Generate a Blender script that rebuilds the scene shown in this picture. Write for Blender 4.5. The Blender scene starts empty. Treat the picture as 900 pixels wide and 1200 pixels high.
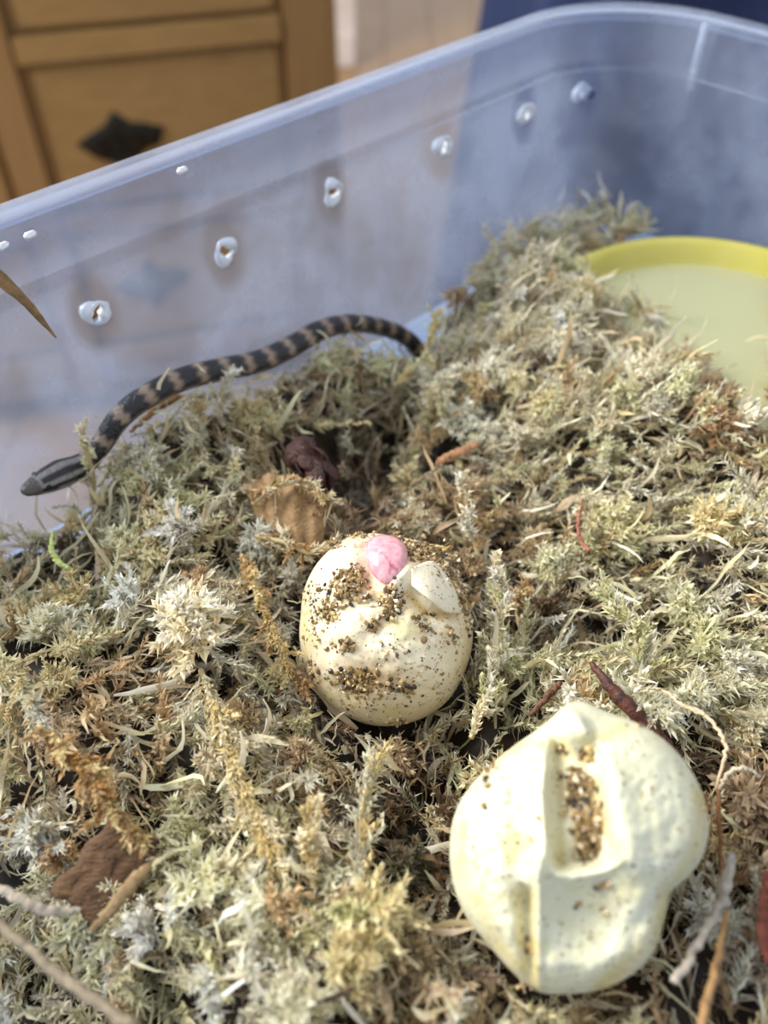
import bpy, bmesh, math, random
import numpy as np
from mathutils import Vector, noise

# ---------------------------------------------------------------- camera, sky, lights, exposure
# lengths below are in centimetres measured from the camera; G() turns them into metres above the room floor
FLOOR_CM = -85.0
F = 1000.0                                  # focal length in pixels of the 900x1200 frame
PITCH = math.radians(46.0)
FW = np.array([0, math.cos(PITCH), -math.sin(PITCH)])
RT = np.array([1.0, 0, 0])
UP = np.cross(RT, FW)
OFF = np.array([0, 0, -FLOOR_CM]) * 0.01
def G(p): return np.asarray(p, float) * 0.01 + OFF
scene = bpy.context.scene
col = scene.collection
cam_d = bpy.data.cameras.new('camera'); cam = bpy.data.objects.new('camera', cam_d); col.objects.link(cam)
cam.location = G((0, 0, 0)); cam.rotation_euler = (math.pi / 2 - PITCH, 0, 0)
cam_d.sensor_fit = 'VERTICAL'; cam_d.sensor_height = 36; cam_d.lens = 30; cam_d.clip_start = 0.005; cam_d.clip_end = 60
cam_d.dof.use_dof = True; cam_d.dof.focus_distance = 0.139; cam_d.dof.aperture_fstop = 13.5
scene.camera = cam
scene.view_settings.view_transform = 'Standard'; scene.view_settings.look = 'None'
scene.view_settings.gamma = 1; scene.view_settings.use_curve_mapping = False
scene.view_settings.exposure = 0.15
scene.cycles.max_bounces = 10; scene.cycles.transparent_max_bounces = 24

w = bpy.data.worlds.new('world'); scene.world = w; w.use_nodes = True
bg = w.node_tree.nodes['Background']; bg.inputs[0].default_value = (0.82, 0.89, 1.0, 1); bg.inputs[1].default_value = 0.9
def area(name, loc, target, size, power, color):
    d = bpy.data.lights.new(name, 'AREA'); d.shape = 'RECTANGLE'; d.size, d.size_y = size; d.energy = power; d.color = color
    o = bpy.data.objects.new(name, d); col.objects.link(o); o.location = G(loc)
    o.rotation_euler = (Vector(G(target)) - Vector(G(loc))).to_track_quat('-Z', 'Y').to_euler()
    return o
area('window_daylight', (-150, 60, 105), (0, 10, -12), (1.1, 1.2), 84, (1.0, 0.975, 0.92))

# ---------------------------------------------------------------- helpers
def ray(x, y): return (FW * F + RT * (x - 450) + UP * (600 - y)) / F
def at_z(x, y, z): r = ray(x, y); return r * (z / r[2])
def at_d(x, y, d): r = ray(x, y); return r / np.linalg.norm(r) * d
def at_wall(x, y, k): r = ray(x, y); return r * (k / (r[1] - r[0]))       # on the vertical plane y-x=k beside the long wall
def project(P):
    P = np.asarray(P); d = P @ FW
    return np.stack([450 + F * (P @ RT) / d, 600 - F * (P @ UP) / d, d], -1)
def nrm(v): v = np.asarray(v, float); return v / (np.linalg.norm(v, axis=-1, keepdims=True) + 1e-12)
def lin(h):
    c = np.array([int(h[i:i + 2], 16) for i in (0, 2, 4)]) / 255.0
    return np.where(c <= 0.04045, c / 12.92, ((c + 0.055) / 1.055) ** 2.4)
def L4(h): return (*lin(h), 1.0)

def tag(o, label=None, cat=None, group=None, kind=None):
    if label: o['label'] = label
    if cat: o['category'] = cat
    if group: o['group'] = group
    if kind: o['kind'] = kind
    return o
ORIG = {}
def empty(name, loc, *a, **k):
    o = bpy.data.objects.new(name, None); col.objects.link(o); o.location = G(loc); ORIG[o.name] = np.asarray(loc, float)
    return tag(o, *a, **k)
def mesh(name, V, Fc, mat, parent=None, smooth=True, colors=None, origin=None):
    """V in camera centimetres -> one linked mesh object"""
    V = np.asarray(V, float)
    if parent is not None: o0 = ORIG[parent.name]
    else: o0 = np.asarray(origin, float) if origin is not None else np.array([*(V[:, :2].mean(0)), V[:, 2].min()])
    me = bpy.data.meshes.new(name)
    Vl = ((V - o0) * 0.01).astype(np.float32)
    if isinstance(Fc, np.ndarray):
        n, k = Fc.shape
        me.vertices.add(len(Vl)); me.vertices.foreach_set('co', Vl.ravel())
        me.loops.add(n * k); me.loops.foreach_set('vertex_index', Fc.astype(np.int32).ravel())
        me.polygons.add(n); me.polygons.foreach_set('loop_start', np.arange(0, n * k, k, dtype=np.int32))
        me.update(calc_edges=True)
    else:
        me.from_pydata(Vl.tolist(), [], [list(map(int, f)) for f in Fc]); me.update()
    if colors is not None:
        a = me.color_attributes.new('Col', 'FLOAT_COLOR', 'POINT')
        c = np.ones((len(Vl), 4), np.float32); c[:, :3] = colors; a.data.foreach_set('color', c.ravel())
    me.polygons.foreach_set('use_smooth', np.full(len(me.polygons), smooth)); me.materials.append(mat)
    o = bpy.data.objects.new(name, me); col.objects.link(o)
    if parent is not None: o.parent = parent
    else: o.location = G(o0)
    ORIG[o.name] = o0
    return o
def box(c, half, axes=None, bevel=0.0):
    """bevelled box, axes = rows of local axes"""
    bm = bmesh.new(); bmesh.ops.create_cube(bm, size=2)
    for v in bm.verts: v.co = Vector((v.co.x * half[0], v.co.y * half[1], v.co.z * half[2]))
    if bevel: bmesh.ops.bevel(bm, geom=bm.edges[:], offset=bevel, segments=2, affect='EDGES')
    V = np.array([v.co[:] for v in bm.verts]); bm.verts.index_update(); Fc = [[v.index for v in f.verts] for f in bm.faces]; bm.free()
    A = np.eye(3) if axes is None else np.asarray(axes, float)
    return V @ A + np.asarray(c, float), Fc
def join(parts):
    V, Fc, n = [], [], 0
    for v, f in parts:
        V.append(v); Fc += [[i + n for i in q] for q in f]; n += len(v)
    return np.concatenate(V), Fc
def spline(P, n):
    P = np.asarray(P, float); Q = np.vstack([2 * P[0] - P[1], P, 2 * P[-1] - P[-2]])
    t = np.linspace(0, len(P) - 1 - 1e-9, n); i = t.astype(int); u = (t - i)[:, None]
    a, b, c, d = Q[i], Q[i + 1], Q[i + 2], Q[i + 3]
    return 0.5 * (2 * b + (c - a) * u + (2 * a - 5 * b + 4 * c - d) * u ** 2 + (3 * b - 3 * c + d - a) * u ** 3)
def tube(path, rad, seg=10, flat=1.0, ref=(0, 0, 1), jit=0.0, rng=None):
    path = np.asarray(path, float); n = len(path); rad = np.broadcast_to(rad, (n,))
    T = nrm(np.gradient(path, axis=0)); S = nrm(np.cross(T, np.asarray(ref, float))); N = np.cross(S, T)
    an = np.linspace(0, 2 * math.pi, seg, endpoint=False)
    rr = rad[:, None] * (1 + (rng.normal(0, jit, (n, seg)) if jit else 0))
    V = path[:, None] + S[:, None] * (np.cos(an)[None, :, None] * rr[..., None]) + N[:, None] * (np.sin(an)[None, :, None] * rr[..., None] * flat)
    V = V.reshape(-1, 3); Fc = []
    for i in range(n - 1):
        for j in range(seg):
            k = (j + 1) % seg; Fc.append([i * seg + j, i * seg + k, (i + 1) * seg + k, (i + 1) * seg + j])
    Fc.append(list(range(seg))[::-1]); Fc.append([(n - 1) * seg + j for j in range(seg)])
    return V, Fc

# ---------------------------------------------------------------- materials
class NT:
    def __init__(s, name):
        s.m = bpy.data.materials.new(name); s.m.use_nodes = True; s.t = s.m.node_tree; s.t.nodes.clear()
        s.out = s.t.nodes.new('ShaderNodeOutputMaterial')
    def n(s, kind, props=None, **inp):
        nd = s.t.nodes.new('ShaderNode' + kind)
        for k, v in (props or {}).items(): setattr(nd, k, v)
        for k, v in inp.items(): s.set(nd, k, v)
        return nd
    def set(s, nd, k, v):
        sock = nd.inputs[int(k[1:])] if k[0] == 'i' and k[1:].isdigit() else nd.inputs[k.replace('_', ' ')]
        if isinstance(v, bpy.types.NodeSocket): s.t.links.new(v, sock)
        else: sock.default_value = v
    def pos(s, scale=(1, 1, 1)):
        """object coordinates in centimetres"""
        tc = s.n('TexCoord'); mp = s.n('Mapping', i0=tc.outputs['Object'], i3=[100 * q for q in scale]); return mp.outputs[0]
    def noise(s, vec, sc, det=4, rough=0.55, dist=0.0):
        return s.n('TexNoise', Vector=vec, Scale=sc, Detail=det, Roughness=rough, Distortion=dist).outputs['Fac']
    def ramp(s, fac, stops):
        r = s.n('ValToRGB', Fac=fac); e = r.color_ramp.elements
        while len(e) < len(stops): e.new(0.5)
        for q, (p, c) in zip(e, stops): q.position = p; q.color = c if len(c) == 4 else (*c, 1)
        return r.outputs[0]
    def mix(s, fac, a, b, blend='MIX'):
        m = s.n('Mix', dict(data_type='RGBA', blend_type=blend)); s.set(m, 'i0', fac); s.set(m, 'i6', a); s.set(m, 'i7', b); return m.outputs[2]
    def math(s, op, a, b=0.0, clamp=False):
        return s.n('Math', dict(operation=op, use_clamp=clamp), i0=a, i1=b).outputs[0]
    def bump(s, h, strength, dist): return s.n('Bump', Strength=strength, Distance=dist, Height=h).outputs[0]
    def end(s, sh): s.t.links.new(sh, s.out.inputs[0]); return s.m
def simple(name, c1, c2, sc=3, rough=0.6, stretch=(1, 1, 1), bump=0.3, bd=0.0003, metal=0.0, spec=0.4):
    t = NT(name); p = t.pos(stretch); f = t.noise(p, sc, 6)
    c = t.ramp(f, [(0.3, L4(c1)), (0.7, L4(c2))])
    b = t.n('BsdfPrincipled', Base_Color=c, Roughness=rough, Metallic=metal, Normal=t.bump(t.noise(p, sc * 3, 5), bump, bd))
    b.inputs['Specular IOR Level'].default_value = spec
    return t.end(b.outputs[0])

def wood_mat(name, c1, c2, axis, rough=0.45):
    """grain runs along `axis` of the object"""
    t = NT(name); st = [0.45] * 3; st[axis] = 0.03
    p = t.pos(tuple(st)); f = t.noise(p, 2.2, 8, 0.6, 0.6)
    c = t.ramp(f, [(0.25, L4(c1)), (0.72, L4(c2))])
    b = t.n('BsdfPrincipled', Base_Color=c, Roughness=rough, Normal=t.bump(f, 0.15, 0.0008))
    return t.end(b.outputs[0])
M = {}
M['cabinet'] = wood_mat('honey_pine', '89693b', '9c7b49', 0, .8)
M['cabinet_v'] = wood_mat('honey_pine_upright', '846338', '967345', 2, .8)
M['floor_wood'] = wood_mat('floor_wood', '8f6c46', 'a9845a', 1, 0.4)
M['iron'] = simple('dark_iron', '15130f', '2c2a25', 1.5, 0.35, metal=0.6)
M['navy'] = simple('navy_fabric', '141f38', '20305a', 4, 0.9, bump=0.6)
M['plaster'] = simple('pale_plaster', 'd6c6bd', 'e4d8d0', 0.3, 0.9)
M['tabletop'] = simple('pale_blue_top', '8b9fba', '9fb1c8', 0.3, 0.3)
M['soil'] = simple('dark_soil', '241a10', '3b2b1a', 4, 0.9)

# ---------------------------------------------------------------- room
def planks():
    fl = empty('floor', (0, 200, FLOOR_CM), kind='structure')
    V, Fc = box((0, 150, FLOOR_CM - 3), (350, 350, 2.6)); mesh('floor_base', V, Fc, M['cabinet_v'], fl, False)
    rng = random.Random(3)
    x = -140
    while x < 190:
        y = -80 + rng.uniform(-60, 0)
        while y < 470:
            ln = rng.uniform(90, 160)
            V, Fc = box((x + 7, y + ln / 2, FLOOR_CM - 0.35 + rng.uniform(-.03, .03)), (6.9, ln / 2 - 0.1, 0.35), bevel=0.08)
            mesh('plank', V, Fc, M['floor_wood'], fl, False); y += ln
        x += 14
planks()
V, Fc = box((-108, 262, 40), (100, 6, 125)); tag(mesh('wall_back', V, Fc, M['plaster'], None, False), kind='structure')
V, Fc = box((-108, 255, FLOOR_CM + 4), (100, 1, 4), bevel=.3); tag(mesh('baseboard_back', V, Fc, M['plaster'], None, False), kind='structure')

# ---------------------------------------------------------------- table under the tub
A_ = np.array([1, 1, 0]) / math.sqrt(2); B_ = np.array([1, -1, 0]) / math.sqrt(2); Z_ = np.array([0, 0, 1.0])
def AB(a, b, z): return A_ * a + B_ * b + Z_ * z
AX = np.stack([A_, B_, Z_])
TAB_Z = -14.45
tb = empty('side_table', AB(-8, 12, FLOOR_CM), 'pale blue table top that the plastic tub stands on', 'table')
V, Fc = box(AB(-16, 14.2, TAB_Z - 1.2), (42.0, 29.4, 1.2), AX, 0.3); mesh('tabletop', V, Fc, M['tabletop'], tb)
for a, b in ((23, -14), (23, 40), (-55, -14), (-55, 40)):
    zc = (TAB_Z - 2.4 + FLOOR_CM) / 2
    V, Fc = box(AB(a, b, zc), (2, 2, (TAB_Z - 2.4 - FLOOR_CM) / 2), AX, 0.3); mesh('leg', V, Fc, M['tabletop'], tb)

# ---------------------------------------------------------------- wooden chest of drawers
def cabinet():
    e0, e1 = at_z(20, 78, -35), at_z(340, 48, -35)
    u = nrm(e1 - e0); nrml = np.array([u[1], -u[0], 0]); ax = np.stack([u, nrml, Z_])
    W = np.linalg.norm(e1 - e0)
    def P(s, d, z): return e0 + u * s + nrml * d + Z_ * (z - e0[2])
    root = empty('chest_of_drawers', P(15, -20, FLOOR_CM), 'honey-coloured pine chest of drawers with dark metal drawer pull behind the tub', 'cabinet')
    R = W + 5.8
    def bx(name, s0, s1, d0, d1, z0, z1, m, bev=.25, par=root):
        V, Fc = box(P((s0 + s1) / 2, (d0 + d1) / 2, (z0 + z1) / 2), ((s1 - s0) / 2, (d1 - d0) / 2, (z1 - z0) / 2), ax, bev)
        return mesh(name, V, Fc, m, par, False)
    bx('carcass', -42, R, -42, -1.4, FLOOR_CM + 3, -13, M['cabinet_v'])
    bx('top', -44, R + 1.5, -43, 1.8, -13, -11, M['cabinet'])
    for s0, s1 in ((W - 0.6, R), (-4.4, -.2), (-42, -37.8)): bx('stile', s0, s1, -2, 0.35, FLOOR_CM + 3, -13, M['cabinet_v'], .15)
    rows = [(-52.5, -35.3), (-31.5, -15.5), (-73, -56.5)]
    for s0, s1 in ((0.1, W - 1.0), (-37.5, -4.7)):
        for z in (-33.3, -54.5, -75.5):
            bx('rail', s0, s1, -2, 0.5 if z > -40 else .3, z - 1.6, z + 1.3, M['cabinet'], .2)
        for k, (z0, z1) in enumerate(rows):
            dr = bx('drawer_front', s0 + .9, s1 - .5, -3, -.1, z0, z1, M['cabinet'], .4)
            hp = P(*( ( (s0 + s1) / 2, -.1, (z0 + z1) / 2)))
            if s0 > 0:
                r = ray(142, 166); o = P(0, 0, 0); t = (o @ nrml) / (r @ nrml); q = r * t; sx = (q - e0) @ u
                hp = P(sx, -.1, q[2] if k == 0 else (z0 + z1) / 2)
            # shield-shaped pull plate with a drop bail
            out = [(-4.2, .2), (-2.6, 1.0), (-1.3, 1.6), (-.2, 2.9), (1.2, 1.7), (2.6, 1.5), (4.3, .9), (3.7, -.6), (2.2, -1.0), (1.1, -2.0), (0, -2.9), (-1.2, -1.9), (-2.7, -1.3)]
            n = len(out); Vh = []
            for dd, sc in ((.0, 1.3), (.35, 1.25), (.6, .95)):
                Vh += [hp + u * (x * sc) + nrml * dd + Z_ * (zz * sc) for x, zz in out]
            Fh = [[r_ * n + i, r_ * n + (i + 1) % n, (r_ + 1) * n + (i + 1) % n, (r_ + 1) * n + i] for r_ in range(2) for i in range(n)] + [[2 * n + i for i in range(n)]]
            h = mesh('pull', np.array(Vh), Fh, M['iron'], dr, False)
            h['label'] = 'dark metal drawer pull'
            th = np.linspace(math.pi, 2 * math.pi, 12)
            path = np.array([hp + u * (2.3 * math.cos(q)) + Z_ * (2.2 * math.sin(q) + .3) + nrml * (1.0 + .3 * math.sin(q)) for q in th])
            bail = tube(path, .28, 8, ref=nrml); kn = box(hp + nrml * .9, (.5, .5, .5), ax, .2)
            VV, FF = join([bail, kn, box(hp + u * -2.3 + nrml * .7 + Z_ * .3, (.35, .45, .35), ax, .1), box(hp + u * 2.3 + nrml * .7 + Z_ * .3, (.35, .45, .35), ax, .1)])
            VV0 = VV; n0 = len(h.data.vertices)
            bm = bmesh.new(); bm.from_mesh(h.data); o0 = ORIG[dr.name]
            nv = [bm.verts.new(((q - o0) * .01)) for q in VV0]
            for f in FF: bm.faces.new([nv[i] for i in f])
            bm.to_mesh(h.data); bm.free()
cabinet()

# ---------------------------------------------------------------- dark navy cloth beyond the far corner of the tub
def cloth():
    rng = random.Random(5); n, m = 90, 30; V = []
    zt, zb = -2.0, FLOOR_CM + .3
    for j in range(m + 1):
        f = j / m
        for i in range(n):
            th = 2 * math.pi * i / n
            fold = 1 + (0.03 + .07 * f) * math.sin(th * 11 + 2 * math.sin(f * 3)) + .03 * math.sin(th * 5 + 1)
            rx, ry = 42 * (0.9 + .14 * f) * fold, 24 * (0.9 + .14 * f) * fold
            c, s = math.cos(th), math.sin(th); e = .45
            x = 52.5 + rx * math.copysign(abs(c) ** e, c); y = 94 + ry * math.copysign(abs(s) ** e, s)
            V.append((x, y, zt + (zb - zt) * f))
    for k, sc in ((1, .93), (2, .5)):
        for i in range(n): x, y, z = V[i]; V.append((52.5 + (x - 52.5) * sc, 94 + (y - 94) * sc, zt + .8 + .3 * k))
    q = (m + 1) * n; Fc = [[j * n + i, (j + 1) * n + i, (j + 1) * n + (i + 1) % n, j * n + (i + 1) % n] for j in range(m) for i in range(n)]
    Fc += [[i, (i + 1) % n, q + (i + 1) % n, q + i] for i in range(n)] + [[q + i, q + (i + 1) % n, q + n + (i + 1) % n, q + n + i] for i in range(n)]
    Fc += [[q + n + i for i in range(n)]]
    tag(mesh('draped_cloth', np.array(V), Fc, M['navy']), 'dark navy blue fabric hanging in folds beyond the far corner of the tub', 'fabric')
cloth()

# ---------------------------------------------------------------- clear storage tub
TUB_FZ = -14.2                                # inside floor
RIM_Z = -7.1
a0, a1, b0, b1 = -4.0, 23.35, -14.2, 3.2      # inner edges at the rim
HOLES = [(113, 367), (265, 295), (391, 225), (520, 172), (617, 133), (681, 108)]
def wall_off(z): return -0.9 * (RIM_Z - 1.4 - z) / (RIM_Z - 1.4 - TUB_FZ)     # taper
def hole_point(x, y):
    k = 19.75
    for _ in range(8):
        p = at_wall(x, y, k); k = (-(b0) + wall_off(p[2]) ) * math.sqrt(2)
    return p
def plastic():
    t = NT('frosted_clear_plastic'); p = t.pos()
    big = t.noise(p, 0.35, 3, 0.5, 0.4); fine = t.noise(p, 1.6, 8, 0.7)
    geo = t.n('NewGeometry')
    # clearer rings round the drilled holes, painting in dark shade and reflection patches
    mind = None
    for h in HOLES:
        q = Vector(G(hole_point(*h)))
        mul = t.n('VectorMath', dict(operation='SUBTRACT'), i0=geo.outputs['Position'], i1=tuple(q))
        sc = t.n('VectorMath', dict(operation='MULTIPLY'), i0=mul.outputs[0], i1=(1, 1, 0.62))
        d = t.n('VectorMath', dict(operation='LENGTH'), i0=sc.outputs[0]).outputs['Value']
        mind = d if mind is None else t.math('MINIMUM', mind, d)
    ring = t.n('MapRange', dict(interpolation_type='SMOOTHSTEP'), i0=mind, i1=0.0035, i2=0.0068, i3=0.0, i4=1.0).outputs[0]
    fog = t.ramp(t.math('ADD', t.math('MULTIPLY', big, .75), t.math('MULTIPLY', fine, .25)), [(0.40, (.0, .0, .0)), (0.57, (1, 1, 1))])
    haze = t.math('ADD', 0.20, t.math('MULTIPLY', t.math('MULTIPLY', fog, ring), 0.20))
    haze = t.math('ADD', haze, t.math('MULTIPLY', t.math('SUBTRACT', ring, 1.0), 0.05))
    dif = t.n('BsdfDiffuse', Color=(0.48, 0.535, 0.66, 1)).outputs[0]
    trl = t.n('BsdfTranslucent', Color=(0.50, 0.56, 0.70, 1)).outputs[0]
    tra = t.n('BsdfTransparent', Color=(0.84, 0.88, 0.96, 1)).outputs[0]
    body = t.n('MixShader', i0=0.5, i1=dif, i2=trl).outputs[0]
    m1 = t.n('MixShader', i0=haze, i1=tra, i2=body).outputs[0]
    gl = t.n('BsdfGlossy', Color=(1, 1, 1, 1), Roughness=0.16, Normal=t.bump(t.noise(p, 2.5, 3), 0.15, 0.001)).outputs[0]
    fr = t.n('LayerWeight', Blend=0.18).outputs['Fresnel']
    m2 = t.n('MixShader', i0=t.math('MULTIPLY', fr, .8), i1=m1, i2=gl).outputs[0]
    return t.end(m2)
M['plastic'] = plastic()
def burr():
    t = NT('melted_plastic'); b = t.n('BsdfPrincipled', Base_Color=(.85, .89, .95, 1), Roughness=.15); b.inputs['Transmission Weight'].default_value = .35
    b.inputs['Specular IOR Level'].default_value = .9
    return t.end(b.outputs[0])
M['burr'] = burr()
def ring_loop(off, z, rad, nc=14):
    pts = []
    r = max(rad + off, .3); A0, A1, B0, B1 = a0 - off, a1 + off, b0 - off, b1 + off
    for ca, cb, s in ((A1 - r, B1 - r, 0), (A0 + r, B1 - r, 1), (A0 + r, B0 + r, 2), (A1 - r, B0 + r, 3)):
        for k in range(nc + 1):
            th = (s + k / nc) * math.pi / 2; pts.append(AB(ca + r * math.cos(th), cb + r * math.sin(th), z))
    return pts
def tub():
    root = empty('storage_tub', AB((a0 + a1) / 2, (b0 + b1) / 2, TAB_Z), 'open translucent frosted plastic storage tub filled with moss, small holes along its long side', 'tub')
    prof = []; ns = 10
    zs = RIM_Z - 1.4
    ob = wall_off(TUB_FZ)
    # inner floor edge, fillet, wall, ledge, upper band, rolled flange
    for k in range(6):
        th = k / 5 * math.pi / 2; r = .9; prof.append((ob - r + r * math.sin(th) + .06, TUB_FZ + r - r * math.cos(th)))
    for k in range(1, ns + 1):
        z = TUB_FZ + .9 + (zs - TUB_FZ - .9) * k / ns; prof.append((wall_off(z), z))
    prof += [(.05, zs + .12), (.11, zs + .24), (.2, RIM_Z - .3), (.28, RIM_Z - .08), (.40, RIM_Z), (.85, RIM_Z), (.95, RIM_Z - .06), (.97, RIM_Z - .45), (.87, RIM_Z - .45), (.85, RIM_Z - .14), (.42, RIM_Z - .14), (.38, RIM_Z - .3), (.34, zs + .1), (.2, zs - .05)]
    for k in range(ns, -1, -1):
        z = TUB_FZ + .9 + (zs - .05 - TUB_FZ - .9) * k / ns; prof.append((wall_off(z) + .13, z - .02))
    for k in range(5, -1, -1):
        th = k / 5 * math.pi / 2; r = 1.0; prof.append((ob - r + r * math.sin(th) + .19, TUB_FZ - .13 + r - r * math.cos(th)))
    V = []
    for off, z in prof: V += ring_loop(off, z, 2.7)
    n = 4 * 15; m = len(prof)
    Fc = [[j * n + i, j * n + (i + 1) % n, (j + 1) * n + (i + 1) % n, (j + 1) * n + i] for j in range(m - 1) for i in range(n)]
    Fc += [list(range(n))[::-1], [(m - 1) * n + i for i in range(n)]]
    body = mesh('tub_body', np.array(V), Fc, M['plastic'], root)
    bm = bmesh.new(); bm.from_mesh(body.data); bmesh.ops.recalc_face_normals(bm, faces=bm.faces); bm.to_mesh(body.data); bm.free()
    rng = np.random.default_rng(4); cuts = []
    for hx, hy in HOLES:
        c = hole_point(hx, hy); rb = .21
        # ragged melted ring round each drilled hole
        th = np.linspace(0, 2 * math.pi, 18, endpoint=False); nrm_ = -B_
        ringv = []; seg = 8
        for i, q in enumerate(th):
            R = rb * (1 + .10 * math.sin(3 * q + hx) + rng.normal(0, .04)); tr = .085 * (1 + .5 * math.sin(2 * q + hy) + rng.normal(0, .1))
            for k in range(seg):
                ph = 2 * math.pi * k / seg
                ringv.append(c + (A_ * math.cos(q) + Z_ * math.sin(q)) * (R + tr * math.cos(ph)) + B_ * (tr * 1.1 * math.sin(ph) - .02))
        N = len(th); fr = [[i * seg + k, ((i + 1) % N) * seg + k, ((i + 1) % N) * seg + (k + 1) % seg, i * seg + (k + 1) % seg] for i in range(N) for k in range(seg)]
        br = mesh('melted_hole_rim', np.array(ringv), fr, M['burr'], root)
        cv, cf = tube([c - B_ * .8, c + B_ * .8], .17, 16); cuts.append((cv, cf))
    CV, CF = join(cuts); cutter = mesh('hole_cutter', CV, CF, M['plastic'], root)
    bm = bmesh.new(); bm.from_mesh(cutter.data); bmesh.ops.recalc_face_normals(bm, faces=bm.faces); bm.to_mesh(cutter.data); bm.free()
    md = body.modifiers.new('drill', 'BOOLEAN'); md.operation = 'DIFFERENCE'; md.object = cutter; md.solver = 'EXACT'
    bpy.context.view_layer.update()
    dg = bpy.context.evaluated_depsgraph_get(); new = bpy.data.meshes.new_from_object(body.evaluated_get(dg)); body.modifiers.clear(); body.data = new
    bpy.data.objects.remove(cutter)
    new.shade_smooth() if hasattr(new, 'shade_smooth') else None
    try: new.set_sharp_from_angle(angle=math.radians(40))
    except Exception: pass
    # bar added as a bright reflection streak on the far short wall, and small nubs on the flange
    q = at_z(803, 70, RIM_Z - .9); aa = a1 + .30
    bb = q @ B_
    V, Fc = box(AB(aa + .02, bb, RIM_Z - 1.0), (.07, .10, .85), AX, .04); mesh('reflection_bar', V, Fc, M['burr'], root)
    for px, py in ((36, 277), (4, 290), (214, 201)):
        q = at_z(px, py, RIM_Z); V, Fc = box(q + Z_ * .02, (.11, .06, .06), AX, .03); mesh('nub', V, Fc, M['burr'], root)
    return root
tub()

# ---------------------------------------------------------------- yellow bowl
def bowl_mat():
    t = NT('yellow_plastic'); p = t.pos(); f = t.noise(p, .6, 4)
    c = t.ramp(f, [(.3, L4('d0c95c')), (.7, L4('dcd67c'))])
    b = t.n('BsdfPrincipled', Base_Color=c, Roughness=.28).outputs[0]; tr = t.n('BsdfTranslucent', Color=L4('f0d820')).outputs[0]
    return t.end(t.n('MixShader', i0=.35, i1=b, i2=tr).outputs[0])
M['bowl'] = bowl_mat()
BOWL_C = np.array([8.2, 17.6, -14.1]); BOWL_R = 4.35
def bowl():
    prof = [(0, 2.0), (3.2, 2.0), (3.5, 2.03), (3.68, 2.12), (3.95, 2.5), (4.15, 2.85), (4.3, 2.95), (4.5, 2.9), (4.52, 2.75), (4.3, 2.75), (4.1, 2.4), (3.7, 1.2), (3.4, .2), (3.3, 0), (2.9, 0), (2.8, .5), (0, .6)]
    n = 96; V = []; sc = BOWL_R / 4.5
    for r, z in prof:
        for i in range(n):
            th = 2 * math.pi * i / n; V.append(BOWL_C + np.array([math.cos(th) * max(r, .01) * sc, math.sin(th) * max(r, .01) * sc, z * .82]))
    m = len(prof); Fc = [[j * n + i, j * n + (i + 1) % n, (j + 1) * n + (i + 1) % n, (j + 1) * n + i] for j in range(m - 1) for i in range(n)]
    t = NT('added_water'); fr = t.n('LayerWeight', Blend=.30).outputs['Fresnel']  # water added for the pale glare, painted in by its milky diffuse
    m1 = t.n('MixShader', i0=.34, i1=t.n('BsdfTransparent', Color=(.97, .98, .96, 1)).outputs[0], i2=t.n('BsdfDiffuse', Color=(.90, .90, .56, 1)).outputs[0]).outputs[0]
    wm = t.end(t.n('MixShader', i0=fr, i1=m1, i2=t.n('BsdfGlossy', Color=(1, 1, 1, 1), Roughness=.08).outputs[0]).outputs[0])
    rw = 3.80 * sc; W = [BOWL_C + np.array([math.cos(2 * math.pi * i / n) * rr, math.sin(2 * math.pi * i / n) * rr, zz]) for rr, zz in ((rw * .97, 2.0 * .82 + .02), (rw, 2.32 * .82)) for i in range(n)]
    WF = [[i, (i + 1) % n, n + (i + 1) % n, n + i] for i in range(n)] + [[n + i for i in range(n)]]
    root = empty('water_bowl', BOWL_C)
    mesh('added_water', np.array(W), WF, wm, root, False); mesh('bowl_body', np.array(V), Fc, M['bowl'], root)
    tag(root, 'yellow plastic bowl half buried in moss at the right end of the tub', 'bowl')
bowl()

# ---------------------------------------------------------------- eggs
def egg_mat(name, c1, c2, speck):
    t = NT(name); p = t.pos(); f = t.noise(p, 1.4, 5, .6)
    c = t.ramp(f, [(.3, L4(c1)), (.55, L4(c2)), (.72, L4('d9cf95'))])
    c = t.mix(1.0, c, t.n('VertexColor', dict(layer_name='Col')).outputs[0], 'MULTIPLY')
    v1 = t.noise(p, 9.0, 3, .6); m1 = t.math('GREATER_THAN', v1, speck)
    c = t.mix(t.math('MULTIPLY', m1, .55), c, L4('a07c3c'))
    v2 = t.noise(t.n('VectorMath', dict(operation='ADD'), i0=p, i1=(7, 3, 1)).outputs[0], 15, 2, .5); m2 = t.math('GREATER_THAN', v2, speck + .055)
    c = t.mix(t.math('MULTIPLY', m2, .8), c, L4('4b3a20'))
    b = t.n('BsdfPrincipled', Base_Color=c, Roughness=.42, Normal=t.bump(t.math('ADD', t.noise(p, 14, 4), t.math('MULTIPLY', m1, .6)), .22, .0003))
    b.inputs['Subsurface Weight'].default_value = .06; b.inputs['Subsurface Radius'].default_value = (.003, .002, .001); b.inputs['Specular IOR Level'].default_value = .5
    return t.end(b.outputs[0])
M['egg_a'] = egg_mat('egg_shell_soiled', 'e0d2b0', 'e8dec4', .62)
M['egg_b'] = egg_mat('egg_shell_ivory', 'cbc8a6', 'd4d1b4', .635)
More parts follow.
